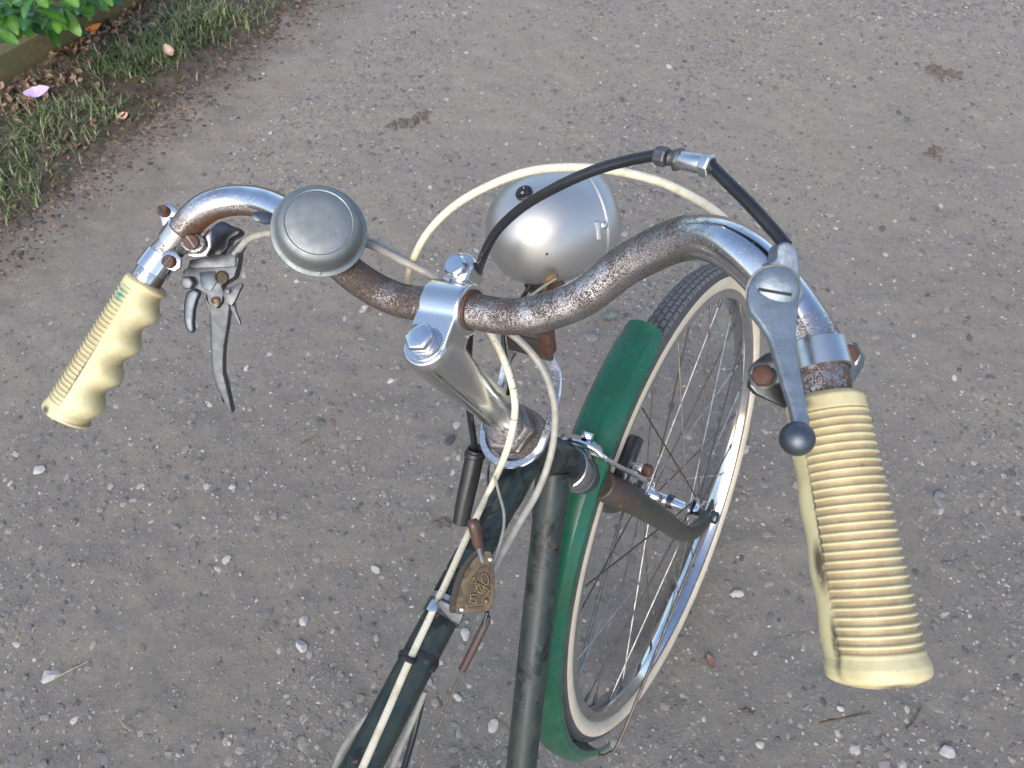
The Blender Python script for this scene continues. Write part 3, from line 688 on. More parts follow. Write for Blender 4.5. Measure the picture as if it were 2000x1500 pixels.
P, nn_ = on_shell(1180, 440); lathe('lamp_screw', [(.0026, -.002), (.0026, .0008), (.0016, .0016), (.0004, .0018)], P, unit(nn_), M_CHROME, lp, 16)
P, nn_ = on_shell(1168, 450); V, Fc = box_v(P, unit(np.cross(nn_, LD)), LD, nn_, .0130, .0030, .0022); bevelled('lamp_clip', V, Fc, M_ALU, lp, .0005, 1)
# lamp foot
V, Fc = box_v(at(1060, 562, .528), N, Fv, A, .020, .012, .022); bevelled('lamp_foot', V, Fc, M_BLACK, lp, .002, 2)
V, Fc = box_v(at(1072, 563, .520), N, Fv, A, .005, .012, .016); bevelled('lamp_foot', V, Fc, M_BRASSL, lp, .001, 2)
screw('foot_bolt', at(1088, 558, .518), unit(N*.8-FWD*.5), .0045, .005, M_RUST, lp)
tube('lamp_terminal', [at(1089, 541, .498), at(1082, 538, .495), at(1070, 545, .495), at(1062, 551, .498)], [.0012, .0021, .0018, .0010], plain('ochre_terminal', (.26, .16, .07), .5), lp, 10, 5)
tube('lamp_wire', [at(1087, 542, .496), at(1066, 556, .50), at(1040, 575, .51), at(1018, 592, .53), at(1000, 630, .54)], .0011, M_GREYC, lp, 8, 6)
tube('lamp_wire', [at(1036, 556, .52), at(1028, 570, .522), at(1015, 590, .53), at(985, 640, .54), at(985, 680, .545), at(995, 740, .55), at(992, 770, .56)], .0016, M_BLACKG, lp, 8, 6)

# --- bell
bl = empty('bell', at(622, 452, .458), bike)
bray = unit(at(622, 452, 1)-CAMP); bz = unit(-bray*.026 + RGT*(-.0006) + DWN*(-.0078)); BO = at(624, 453, .458)
lathe('bell_base', [(.004, -.008), (.022, -.007), (.0285, -.0015), (.0292, .0005), (.0280, .0012)], BO, bz, M_BELL, bl, 64)
lathe('bell_dome', [(.0296, .0008), (.0300, .0016), (.0298, .0024), (.0276, .0030), (.0266, .0042), (.0262, .0080), (.0258, .0125), (.0247, .0162), (.0228, .0186), (.0207, .0197), (.0203, .0195), (.0200, .0193), (.0197, .0195), (.0192, .0198), (.012, .0203), (.0005, .0205)], BO, bz, M_BELL, bl, 80, sharp=50)
tube('bell_bracket', [BO-bz*.004, BO-bz*.012, BO-bz*.020], [.009, .010, .011], M_BELL, bl, 16, 5)
lx = unit(at(490, 420, .462)-at(545, 428, .468)); ly = unit(np.cross(bz, lx))
V = []; k = 28
LPc = at(516, 425, .462)
for h, s in ((-.0008, .9), (-.0004, 1.), (.0006, 1.), (.0013, .85), (.0016, .5)):
    for i in range(k):
        t = 2*math.pi*i/k; V.append(LPc + s*(.0074*math.cos(t)*lx + .0042*math.sin(t)*ly) + h*bz)
Fc = [(a*k+i, a*k+(i+1) % k, (a+1)*k+(i+1) % k, (a+1)*k+i) for a in range(4) for i in range(k)] + [tuple(range(k-1, -1, -1)), tuple(4*k+i for i in range(k))]
obj('thumb_lever', V, Fc, M_ZINCD, bl)
tube('thumb_lever_arm', [at(525, 427, .463), at(545, 432, .466), at(570, 440, .468)], .0018, M_ZINCD, bl, 8, 4)
lathe('bell_rivet', [(.0012, 0), (.0012, .0012), (.0005, .0018)], BO - unit(DWN*-1 - bz*(-DWN@bz))*.0272 + bz*.0035, unit(DWN-bz*(DWN@bz)), M_GREYC, bl, 10)

# --- grips
def grip(name, path_pts, up, r0, r1, nrib, label, stain=None, paint=False, flip=1, keel_gain=1.0, dg=1.0, wave=1.0):
    Lc = spline(path_pts, 90); n = 300; k = 72
    al = np.r_[0, np.cumsum(np.linalg.norm(np.diff(Lc, axis=0), axis=1))]; uu = np.linspace(0, al[-1], n)
    Lc = np.stack([np.interp(uu, al, Lc[:, q]) for q in range(3)], 1)
    T, U, S = frames(Lc, up); V = []; dirt = []; stn = []; pnt = []; k = 120; T, U, S = frames(Lc, up)
    for i in range(n):
        u = i/(n-1); base = r0+(r1-r0)*min(1, u*1.15)
        # collar and bulb end
        ends = 1.0
        if u < .025: ends = .86 + .14*math.sin(u/.025*math.pi/2)
        if u > .94: ends = max(.02, 1-((u-.94)/.06)**3)**.5
        if u > .90: base += .0010*min(1, (u-.90)/.03)
        ph = (u-.07)/(.885-.07)*nrib; rib_on = 1.0 if .07 < u < .885 else 0.0
        w = ph % 1.0; ridge_h = (1.0 if w < .40 else 0.0)
        ridge_h = min(1, max(0, (.21-abs(w-.25))/.09)) if rib_on else .8
        fing = math.sin((u-.06)/.88*4*2*math.pi - math.pi/2) if .04 < u < .95 else -.2
        for j in range(k):
            t = 2*math.pi*j/k; cu = math.cos(t); su = math.sin(t)  # cu=1 up
            wr = min(1, max(0, (cu-.10)/.14)); wd = max(0, -cu)**1.4
            rr = base + (.0013*ridge_h - .0004)*wr + keel_gain*wd*(.0042 + .0022*fing*wave)
            rr -= .0006*(abs(su)**8)
            V.append(Lc[i] + ends*rr*(cu*U[i] + su*S[i]*flip*.97))
            dirt.append(dg*min(1, max(0, wr*(1-ridge_h)*(.75 + .35*math.sin(u*3.0)))) + wd*max(0, 1-fing)*.42 + .12*max(0, math.sin(u*9+t*2))**3 + (.45 if u > .975 or u < .02 else 0))
            a = 0
            if stain is not None:
                for (su_, st_, w1, w2) in stain:
                    dt = (t-st_+math.pi) % (2*math.pi)-math.pi; a = max(a, math.exp(-((u-su_)/w1)**2-(dt/w2)**2))
            stn.append(a)
            pnt.append(math.exp(-((u-.13)/.045)**2-(((t-paint+math.pi) % (2*math.pi)-math.pi)/.32)**2) if paint is not False else 0)
    Fc = []
    for i in range(n-1):
        for j in range(k): Fc.append((i*k+j, i*k+(j+1) % k, (i+1)*k+(j+1) % k, (i+1)*k+j))
    Fc += [tuple(range(k-1, -1, -1)), tuple((n-1)*k+j for j in range(k))]
    return obj(name, V, Fc, M_GRIP, bike, sharp=0, attrs={'dirt': dirt, 'stain': stn, 'paint': pnt}, label=label)
gd = unit(BR[8]-BR[6]); gR = [BR[6]-gd*.001, BR[6]+gd*.04, BR[7]+gd*.01, BR[8]-gd*.006, BR[8]+gd*.004]
upR = unit(A*.82 + N*.57)
grip('grip', gR, upR, .0148, .0170, 27, 'cream ribbed grip with brown dirt between its ribs', stain=[(.60, 1.62, .09, .26), (.45, 1.42, .30, .05), (.99, .2, .02, .5), (.86, 1.5, .10, .16), (.04, 1.3, .03, .4), (.985, 5.6, .02, .5)], dg=1.05, keel_gain=.75, wave=.35)
gd = unit(BL[8]-BL[6]); gL = [BL[6]-gd*.001, BL[6]+gd*.04, BL[7]+gd*.01, BL[8]-gd*.004, BL[8]+gd*.010]
upL = unit(A*.62 - N*.72)
grip('grip', gL, upL, .0135, .0152, 27, 'cream finger grip with a green paint smear at its top end', paint=5.3, stain=[(.66, 4.85, .26, .06), (.985, 4.0, .02, .8), (.95, 5.3, .03, .25)], keel_gain=1.25, dg=.6, wave=1.1)

# --- right side lever on top of the bar (ball ended) with cable hood
gl = empty('gear_lever', at(1510, 567, .296), bike)
lv = [(1467,607),(1484,628),(1500,653),(1508,672),(1513,690),(1521,716),(1530,747),(1540,776),(1547,800),(1551,826),(1553,838),(1580,838),(1582,823),(1578,796),(1570,753),(1563,718),(1558,687),(1556,655),(1558,625),(1562,590),(1563,560),(1545,530),(1515,522),(1485,530),(1464,556),(1461,585)]
dl = [.2905-.000085*(y-520) for x, y in lv]
plate('lever_arm', lv, dl, .0042, M_ZINC, gl, .0011, 3)
BP = at(1557, 857, .2640)
lathe('lever_ball', [(.0064*math.sin(t)+.00005, -.0064*math.cos(t)) for t in np.linspace(0, math.pi, 18)], BP, -FWD, M_ZINCD, gl, 32)
tube('lever_neck', [at(1565, 812, .2685), at(1562, 832, .2665), BP], [.0028, .0033, .0040], M_ZINC, gl, 12, 4)
cz = unit(CAMP-at(1510, 567, .285)); cz = unit(cz + .10*RGT + .05*DWN)
CO = at(1511, 569, .2892)
V, Fc = lathe_v([(.0098, -.004), (.0100, .0000), (.0094, .0020), (.0078, .0036), (.0052, .0048), (.0022, .0054), (.0004, .0055)], CO, cz, 48)
cap = obj('lever_cap', V, Fc, M_ZINC, gl, sharp=50)
lathe('cap_gap', [(.0098, -.001), (.0108, -.001), (.0108, .0004), (.0098, .0006)], CO, cz, M_STEELD, gl, 48, closed=True)
cx = unit(at(1535, 570, .285)-at(1485, 562, .285)); cx = unit(cx-cz*(cx@cz)); cy = np.cross(cz, cx)
V, Fc = box_v(CO+cz*.0046, cx, cy, cz, .0128, .0012, .0021); obj('cap_slot', V, Fc, plain('slot_dark', (.03, .03, .03), .8), gl, smooth=False)  # near-black bar set into the cap as its slot
hood = [(1522,478),(1531,473),(1541,473),(1554,481),(1559,498),(1563,520),(1564,551),(1555,551),(1545,537),(1529,526),(1513,521),(1502,515),(1513,509),(1519,502),(1518,490)]
plate('cable_hood', hood, [.294-.00002*(551-y) for x, y in hood], .011, M_ZINC, gl, .003, 3)
tube('lever_clamp', [at(1516, 575, .300), at(1545, 590, .318), at(1575, 600, .316)], .0095, M_CHROMER, gl, 16, 5)
# --- right brake lever clamp (lever itself hangs below the bar)
rc = empty('brake_clamp', at(1600, 700, .304), bike)
Pc = at(1600, 700, .3022); dR = unit(BR[6]-BR[5])
lathe('clamp_band', [(.0113, -.0062), (.0126, -.0060), (.0128, .0060), (.0113, .0062)], Pc, dR, M_ALU, rc, 36, closed=True)
plate('clamp_ear', [(1618,676),(1634,668),(1655,666),(1672,676),(1684,695),(1680,711),(1662,723),(1634,731),(1624,722),(1620,700)], [.302,.299,.297,.297,.298,.299,.299,.301,.303,.303], .0040, M_ALU, rc, .0016, 3)
plate('clamp_ear', [(1461,729),(1466,714),(1480,706),(1505,702),(1535,700),(1546,720),(1542,745),(1520,752),(1490,757),(1470,750)], [.309,.309,.308,.307,.306,.306,.306,.307,.308,.309], .0040, M_STEELG, rc, .0016, 3)
plate('lever_base', [(1613,662),(1619,658),(1642,664),(1675,669),(1691,700),(1688,716),(1669,746),(1653,768),(1642,765),(1632,735),(1622,700)], .3075, .006, M_STEELG, rc, .0012, 2)
plate('lever_base', [(1478,708),(1505,687),(1540,690),(1546,730),(1545,800),(1531,795),(1503,782),(1477,769),(1464,754)], .316, .006, M_STEELD, rc, .0012, 2)
hexbolt('clamp_bolt', at(1651, 694, .2975), unit(-FWD*.9+RGT*.12-DWN*.2), .0044, .0045, M_RUST, rc)
hexbolt('clamp_bolt', at(1490, 736, .308), unit(-FWD*.9-RGT*.3-DWN*.2), .0049, .0045, M_RUST, rc)
lathe('bolt_washer', [(.0058, 0), (.0058, .0010), (.0045, .0012)], at(1490, 736, .3085), unit(-FWD*.9-RGT*.3-DWN*.2), M_STEELD, rc, 20)
tube('brake_blade', [at(1600, 745, .335), at(1640, 840, .345), at(1690, 960, .342), at(1730, 1100, .330)], [.006, .0055, .005, .004], M_STEELG, rc, 12, 6)

# --- left brake lever with its two bar clamps
bv = empty('brake_lever', at(400, 520, .56), bike)
tL = unit(BL[6]-BL[5])
def barL(x, y): # nearest point of the left bar to a sight line
    d = unit(at(x, y, 1)-CAMP); q = path[:60+1*20]; r = np.linalg.norm(np.cross(q-CAMP, d), axis=1); return q[r.argmin()]
P1 = barL(347, 456); P2 = barL(308, 512); t1 = unit(barL(362, 440)-barL(330, 480))
lathe('clamp_band', [(.0112,-.0075),(.0124,-.0073),(.0126,.0073),(.0112,.0075)], P1, t1, M_CHROMER, bv, 36, closed=True)
lathe('clamp_band', [(.0112,-.0080),(.0126,-.0078),(.0128,.0078),(.0112,.0080)], P2, tL, M_CHROME, bv, 36, closed=True)
d1 = dep(P1); d2 = dep(P2)
plate('clamp_ear', [(310,416),(311,404),(320,398),(334,398),(346,408),(350,424),(338,446),(326,450),(316,440)], d1-.004, .0035, M_CHROMER, bv, .001, 2)
plate('clamp_ear', [(352,462),(370,455),(388,456),(398,466),(400,478),(393,490),(378,494),(362,488),(352,478)], d1-.009, .0035, M_CHROMERR, bv, .001, 2)
plate('clamp_ear', [(395,462),(408,446),(412,450),(412,482),(402,500),(380,502),(362,498),(385,492),(398,478)], d1-.004, .0030, M_CHROMER, bv, .0008, 2)
plate('clamp_ear', [(312,500),(328,488),(344,492),(354,506),(352,522),(340,530),(324,524),(314,512)], d2-.0105, .0035, M_CHROME, bv, .001, 2)
scz = unit(-FWD+.1*RGT)
screw('clamp_screw', at(319, 412, d1-.0055), unit(-FWD-.3*RGT-.2*DWN), .0044, .0024, M_RUST, bv)
slot_of(at(319, 412, d1-.0055), unit(-FWD-.3*RGT-.2*DWN), .0044, .0024, RGT+.9*DWN, bv)
slot_of(at(374, 473, d1-.0105), unit(-FWD+.2*RGT+.1*DWN), .0056, .0026, RGT*.6+.9*DWN, bv)
slot_of(at(330, 511, d2-.0125), unit(-FWD-.1*RGT), .0050, .0024, RGT*.8-.9*DWN, bv)
screw('clamp_screw', at(374, 473, d1-.0105), unit(-FWD+.2*RGT+.1*DWN), .0056, .0026, M_RUST, bv)
screw('clamp_screw', at(330, 511, d2-.0125), unit(-FWD-.1*RGT), .0050, .0024, M_RUST, bv)
bdy = [(366,522),(370,508),(400,502),(428,497),(440,496),(444,486),(449,480),(457,479),(468,486),(466,505),(463,522),(458,540),(448,546),(438,552),(432,558),(437,572),(433,590),(421,602),(409,587),(403,574),(385,564),(370,558),(358,545),(356,530)]
plate('lever_body', bdy, .562, .010, M_STEELG, bv, .0010, 2)
plate('body_ridge', [(367,519),(370,507),(428,496),(441,496),(452,487),(462,488),(460,521),(420,523),(380,524)], .5605, .005, M_STEELG, bv, .0014, 2)
plate('maker_panel', [(388,532),(420,529),(424,552),(410,570),(392,560)], .5612, .003, M_ZINCD, bv, .0008, 2)
lathe('cable_ferrule', [(.0040, 0), (.0042, .008), (.0032, .011)], at(458, 496, .562), unit(at(472, 478, .56)-at(456, 497, .562)), M_STEELG, bv, 20)
lathe('bushing', [(.0052, -.002), (.0052, .0010), (.0042, .0012), (.0042, .0004), (.0002, .0004)], at(433, 542, .561), -FWD, M_BRASS, bv, 24)
hexbolt('body_bolt', at(371, 552, .5625), unit(-FWD+.2*DWN), .0056, .0065, M_STEELG, bv)
lathe('rivet', [(.0034, 0), (.0034, .0012), (.0022, .0016), (.0015, .0008)], at(421, 588, .5605), -FWD, M_BRASSL, bv, 18)
lathe('rivet', [(.0017, 0), (.0017, .0010), (.0006, .0012)], at(445, 568, .5575), -FWD, M_STEELD, bv, 14)
plate('trigger_flap', [(434,572),(438,563),(456,558),(472,552),(474,556),(466,572),(460,586),(452,598),(440,590)], .5595, .0035, M_STEELG, bv, .0008, 2)
plate('trigger_tail', [(449,586),(458,590),(460,604),(470,630),(468,634),(456,614),(450,604)], .563, .003, M_STEELG, bv, .0006, 2)
bld = [(402,573),(410,610),(412,662),(413,700),(416,728),(424,757),(438,787),(449,809),(454,808),(449,785),(444,762),(436,730),(436,700),(438,675),(444,640),(449,600),(446,588),(430,580)]
plate('lever_blade', bld, [.563+.00018*(y-573) for x, y in bld], .008, M_STEELG, bv, .0022, 3)
plate('blade_flange', [(400,576),(408,612),(410,662),(411,702),(414,730),(422,757),(436,789),(430,765),(421,735),(418,700),(417,660),(414,610)], [.566+.00018*(y-573) for x, y in [(400,576),(408,612),(410,662),(411,702),(414,730),(422,757),(436,789),(430,765),(421,735),(418,700),(417,660),(414,610)]], .010, M_STEELD, bv, .001, 2)
crv = [(362,571),(358,592),(357,618),(361,640),(367,650),(374,651),(379,648),(377,630),(379,606),(384,588),(391,571),(378,563)]
plate('parking_lever', crv, [.570+.0001*(y-563) for x, y in crv], .006, M_ZINCD, bv, .0020, 3)
plate('lever_underside', [(408,448),(420,436),(432,430),(452,440),(470,446),(468,456),(448,466),(444,484),(430,500),(405,504),(398,490)], .585, .012, M_STEELD, bv, .002, 2)

# --- cables
cb = empty('cables', at(1000, 560, .45), bike)
tube('cable', [at(1425,440,.372), at(1395,412,.378), at(1345,381,.388), at(1280,352,.396), at(1190,332,.404), at(1100,327,.412), at(1020,338,.422), at(940,370,.436), at(880,408,.450), at(835,455,.464), at(808,505,.478), at(797,548,.492), at(803,590,.506), at(840,650,.523), at(890,690,.535), at(927,716,.545), at(962,748,.560), at(995,778,.578), at(1020,810,.60), at(1070,845,.64)], .0025, M_CREAMC, cb, 12, 8, label='cream cable looping over the headlamp')
AJ0 = at(1281, 303, .340); AJ1 = at(1391, 325, .322); ad = unit(AJ1-AJ0)
tube('cable', [at(1535,480,.298), at(1512,452,.302), at(1460,395,.309), at(1415,350,.317), AJ1], .0028, M_BLACKG, cb, 14, 8, label='black cable from the lever hood to its adjuster')
tube('cable', [AJ0, at(1225,314,.350), at(1160,333,.361), at(1090,364,.376), at(1020,405,.397), at(970,452,.416), at(944,500,.434), at(930,545,.455), at(922,600,.485), at(917,660,.515), at(915,730,.54), at(917,800,.560), at(924,850,.578), at(929,885,.590)], .0028, M_BLACKG, cb, 14, 8, label='black cable passing over the headlamp and down behind the stem')
def ax_lathe(nm, a, b, prof, mat, k=24): # prof along a->b
    z = unit(b-a); return lathe(nm, prof, a, z, mat, adj, k)
adj = empty('cable_adjuster', (AJ0+AJ1)/2, bike); La = np.linalg.norm(AJ1-AJ0); q = lambda f: AJ0+ad*La*f
kn = []
V, Fc = lathe_v([(.0030,0),(.0040,.0004),(.0046,.0012),(.0046,.0058),(.0040,.0066),(.0034,.0068)], q(0), ad, 24)
V = V.reshape(-1, 24, 3); cen = V.mean(1, keepdims=True); V[2:4, ::2] = cen[2:4]+(V[2:4, ::2]-cen[2:4])*.93; obj('knurled_end', V.reshape(-1, 3), Fc, M_STEELG, adj, sharp=20)
lathe('adjuster_thread', [(.0032,0),(.0036,.0006),(.0032,.0012),(.0036,.0018),(.0032,.0024),(.0036,.003),(.0032,.0036)], q(.26), ad, M_STEELG, adj, 20)
hexbolt('locknut', q(.37), ad, .0056, .0030, M_STEELG, adj)
lathe('adjuster_barrel', [(.0042,0),(.0044,.0004),(.0044,.0125),(.0042,.0130)], q(.45), ad, M_ALU, adj, 28)
V, Fc = lathe_v([(.0050,0),(.0056,.0006),(.0056,.0042),(.0050,.0050),(.0036,.0050)], q(.83), ad, 6); bevelled('end_nut', V, Fc, M_ALU, adj, .0004, 2, ang=20)
lathe('nut_bore', [(.0036,0),(.0033,.0004),(.0028,.0004)], q(.83)+ad*.0050, ad, M_BLACK, adj, 20)
# left brake cables, running to the top tube and the trigger
def ttop(y, dx=0, lift=.0148):
    P = tt_at_y(y); x0 = 1000+FPX*((P-CAMP)@RGT)/dep(P); return at(x0+dx, y, dep(P)-lift)
def tpx(x, y): return at(x, y, dep(tt_at_y(y))-.0138)
tube('cable', [at(466,488,.556), at(485,468,.548), at(520,456,.535), at(580,452,.520), at(622,455,.51)], .0026, M_GREYC, cb, 12, 8, label='grey cable leaving the left brake lever')
tube('cable', [at(600,452,.5195), at(650,460,.50), at(720,478,.485), at(790,512,.475), at(850,543,.475), at(905,580,.483)], .0026, M_GREYC, cb, 12, 8)
tube('cable', [at(905,580,.483), at(945,630,.487), at(975,682,.488), at(997,740,.490), at(1006,790,.496), at(1001,838,.505), at(986,890,.513), tpx(960,950), tpx(932,1008), tpx(906,1062), tpx(878,1124), tpx(850,1184), tpx(800,1290), tpx(753,1398), tpx(708,1500), tpx(600,1750)], .0026, M_CREAMC, cb, 12, 8, label='cream cable running along the top tube')
tube('cable', [at(620,446,.525), at(700,464,.50), at(760,488,.487), at(830,532,.480), at(900,580,.490), at(960,625,.497), at(1020,670,.50), at(1060,720,.502), at(1080,775,.506), at(1084,830,.512), at(1074,895,.520), at(1050,960,.522), at(1015,1020,.518), at(975,1090,.505), at(955,1125,.497)], .0026, M_GREYC, cb, 12, 8, label='grey cable bowing out to the gear trigger')
for (x_, y_, d_, x2, y2) in ((989,712,.489,10,30), (997,738,.490,8,30), (1002,757,.4915,5,30), (1005,775,.494,3,30), (1006,797,.4975,-1,30), (1004,818,.501,-4,30)):
    P = at(x_, y_, d_); z_ = unit(at(x_+x2, y_+y2, d_+.004)-P)
    lathe('cable_crack', [(.0022, -.0002), (.00272, -.0002), (.00272, .0002), (.0022, .0002)], P, z_, M_BLACK, cb, 14, closed=True)
tube('gear_wire', [at(966,930,.53), at(975,965,.522), at(984,1000,.512), at(983,1035,.505), at(972,1075,.498), at(962,1100,.496)], .0011, M_GREYC, cb, 8, 6)
tube('gear_wire', [at(958,880,.585), at(955,910,.585), at(953,940,.58), at(957,975,.575)], .0009, M_STEELD, cb, 8, 5)
sl = [at(929,880,.588), at(920,925,.592), at(909,975,.596), at(900,1022,.600)]
tube('cable_boot', [at(930,877,.587)]+sl, [.0040, .0078, .0079, .0076, .0070], M_BLACK, cb, 20, 6)
lathe('boot_collar', [(.006, -.0015), (.0088, 0), (.0088, .0030), (.0075, .0042)], at(928, 885, .588), unit(sl[2]-sl[0]), M_BLACK, cb, 24)
tube('cable', [at(722,1395,.50), at(700,1420,.50), at(672,1460,.495), at(655,1500,.49), at(640,1560,.48)], .0022, M_GREYC, cb, 10, 6)
tube('cable', [at(830,1350,.51), at(805,1410,.51), at(780,1465,.505), at(760,1520,.50), at(735,1600,.49)], .0024, M_GREYC, cb, 10, 6)
tube('cable', [at(828,1350,.525), at(812,1420,.525), at(795,1480,.52), at(770,1560,.51)], .0024, M_BLACKG, cb, 10, 6)
# clips on the top tube
def tt_band(nm, y, r, w, mat, a0=0, a1=360, tilt=0):
    P = tt_at_y(y); V, Fc = lathe_v([(r-.0012, -w/2), (r, -w/2*.9), (r, w/2*.9), (r-.0012, w/2)], P, unit(TD + tilt*N), 40, closed=True); return obj(nm, V, Fc, mat, cb)
tt_band('cable_clip', 1182, .0141, .0085, M_ALU)
P = tpx(850, 1184)+(CAMP-tpx(850, 1184))*.004; V, Fc = box_v(P, TD, unit(np.cross(TD, A)), A, .0085, .0080, .0062); bevelled('clip_saddle', V, Fc, M_ALU, cb, .0012, 2)
tt_band('zip_tie', 1288, .0146, .0038, M_BLACK, tilt=.25)
P = at(845, 1303, dep(tt_at_y(1303))-.004); V, Fc = box_v(P, TD, N, A, .0060, .0050, .0042); bevelled('tie_head', V, Fc, M_BLACK, cb, .0006, 2)
P = tpx(801, 1288); V, Fc = box_v(P+(CAMP-P)*.003, unit(TD+.25*N), unit(np.cross(TD, A)), A, .0042, .0072, .0062); bevelled('tie_loop', V, Fc, M_BLACK, cb, .0012, 2)

# --- gear trigger
tr = empty('gear_trigger', at(925, 1140, .49), bike)
tt_y = 1130
for y_ in (1105, 1150):
    P = tt_at_y(y_); lathe('trigger_sleeve', [(.0128, -.008), (.0139, -.0078), (.0139, .0078), (.0128, .008)], P, TD, M_FRAME, tr, 36, closed=True)
P = tt_at_y(1195); lathe('trigger_clamp', [(.0128, -.005), (.0142, -.0048), (.0142, .0048), (.0128, .005)], P, TD, M_STEELG, tr, 36, closed=True)
outl = [(948,1076),(958,1077),(962,1084),(964,1112),(966,1150),(966,1168),(962,1184),(953,1194),(926,1196),(905,1200),(893,1200),(889,1196),(889,1182),(897,1147),(908,1117),(926,1091),(938,1080)]
TDp = .4860
plate('trigger_plate', outl, TDp, .0016, M_BRASS, tr, .0003, 1)
cxm, cym = 932, 1145
plate('trigger_body', [(cxm+(x-cxm)*.93-7, cym+(y-cym)*.95) for x, y in outl], TDp+.0050, .009, M_SOOT, tr, .0008, 2)
plate('trigger_quadrant', [(x-12 if x < 930 else x-14, y-2) for x, y in outl], TDp+.0035, .0014, M_SOOT, tr, .0003, 1)
plate('trigger_arm', [(885,1185),(905,1200),(898,1222),(880,1212),(862,1192),(850,1180),(860,1172)], [.489,.489,.492,.492,.493,.494,.492], .004, M_STEELG, tr, .0008, 2)
rec = [(cxm+(x-cxm)*.62+4, cym+(y-cym)*.62+2) for x, y in outl]
plate('plate_recess', rec, TDp-.0003, .0008, M_BRASSD, tr, .0001, 1)
for pp in ([(893,1168),(898,1148),(903,1149),(898,1170)], [(904,1128),(916,1109),(921,1112),(909,1131)], [(914,1186),(944,1183),(945,1188),(914,1191)], [(955,1100),(960,1100),(962,1140),(957,1141)]):
    plate('plate_recess', pp, TDp-.0003, .0007, M_BRASSD, tr, .0001, 1)
def crop(u, v): return (830+u/6.25, 1000+v/6.25)
def stroke(pts, r=.00042, nm='emblem'):
    return tube(nm, [at(*crop(*p), TDp-.0009) for p in pts], r, M_BRASSL, tr, 8, 5)
stroke([(735+38*math.cos(t)+18*math.sin(t), 815+66*math.sin(t)-8*math.cos(t)) for t in np.linspace(0, 2*math.pi, 14)])
stroke([(555, 862), (580, 835), (604, 790), (622, 860), (638, 930), (672, 985), (700, 992)])
stroke([(618, 962), (640, 900), (662, 890), (690, 985), (620, 966)])
stroke([(580, 858), (650, 872), (715, 905), (775, 935)])
stroke([(700, 990), (716, 940), (728, 890)])
stroke([(545, 1092), (590, 1102), (628, 1115)]); stroke([(548, 1090), (560, 1040), (558, 1008)]); stroke([(558, 1010), (600, 1000), (640, 1006)]); stroke([(556, 1050), (590, 1052), (612, 1045)]); stroke([(628, 1112), (626, 1080), (632, 1060)])
stroke([(792, 950), (760, 1000), (715, 1045), (690, 1090)], .0005)
for (u, v), mt in (((798, 578), M_ALU), ((450, 1190), M_ALU), ((750, 1085), M_BRASSL)):
    lathe('rivet', [(.0017, -.001), (.0017, .0006), (.0010, .0012), (.0002, .0013)], at(*crop(u, v), TDp-.0004), -FWD, mt, tr, 16)
tube('trigger_lever', [at(938,1080,.4885), at(934,1062,.486), at(929,1042,.483), at(925,1024,.481), at(922,1014,.4815)], [.0022, .0036, .0040, .0044, .0030], M_BROWN, tr, 16, 7)
tube('trigger_shank', [at(944,1100,.489), at(938,1078,.487), at(934,1062,.486)], .0028, M_STEELG, tr, 10, 4)
tube('anchor_pin', [at(952,1195,.489), at(948,1210,.491), at(944,1225,.493)], .0014, M_STEELD, tr, 8, 4)
tube('adjuster_rod', [at(953,1203,.4925), at(948,1218,.494), at(925,1265,.500), at(903,1308,.506)], [.0018, .0028, .0029, .0028], plain('brown_rod', (.085, .055, .05), .4), tr, 14, 5)
tube('gear_wire', [at(903,1305,.506), at(880,1365,.510), at(852,1430,.513), at(822,1500,.515), at(780,1590,.515)], .0009, M_SPOKED, tr, 8, 6)

# --- rear end (behind the viewer, only there so that the bicycle stands complete)
GN = np.array([0, 0, 1.]); fb = unit(np.array([TD[0], TD[1], 0])); side = unit(np.cross(np.cross(ST1-DT0, TD), [0, 0, 0])) if False else unit(np.cross(TD, unit(BB-ST1)))
RH = HUB + TD*1.05
if side @ N < 0: side = -side
RH[2] = HUB[2]
rw = empty('rear_wheel', RH, bike)
lathe('rim', [(r, a) for a, r in rimp], RH, side, M_RIM, rw, 64, closed=True)
lathe('tyre', [(r, a) for r, a in [(.296, -.0105)] + arc(-128, 128, 17) + [(.296, .0105)]], RH, side, M_TYRE, rw, 64, closed=True)
lathe('hub', [(.02, -.035), (.02, -.03), (.015, -.028), (.015, .028), (.02, .03), (.02, .035)], RH, side, M_CHROME, rw, 20)
for s in (1, -1):
    tube('chain_stay', [BB+side*.03*s, (BB+RH)/2+side*.045*s, RH+side*.055*s], .009, M_FRAME, fr, 12, 4)
    tube('seat_stay', [ST1+side*.018*s, (ST1+RH)/2+side*.04*s, RH+side*.055*s], .007, M_FRAME, fr, 12, 4)

# ------------------------------------------------------------ verge planting
ZU = np.array([0, 0, 1.])
def vpt(t, s, z=None):
    x = E0[0]+EV[0]*t+EL[0]*s; y = E0[1]+EV[1]*t+EL[1]*s
    return np.array([x, y, float(verge_z(np.array([x]), np.array([y]))[0]) if z is None else z])
def vs_of(x, y):
    P = gnd(x, y, .02); d = P[:2]-E0; return d@EV, d@EL
# timber edging
b0 = gnd(-10, 172, .02); b1 = gnd(312, -8, .02); bd = unit((b1-b0)*[1, 1, 0]); bn = np.array([-bd[1], bd[0], 0.])
Lb = 4.2; bc = (b0+b1)/2 + bn*.028; bc[2] = .026
bo = bevelled('timber_edging', *box_v(bc, bd, bn, ZU, Lb, .050, .115), M_TIMBER, None, .004, 2)
tag(bo, 'olive brown timber board edging the planted bed', 'timber edging')
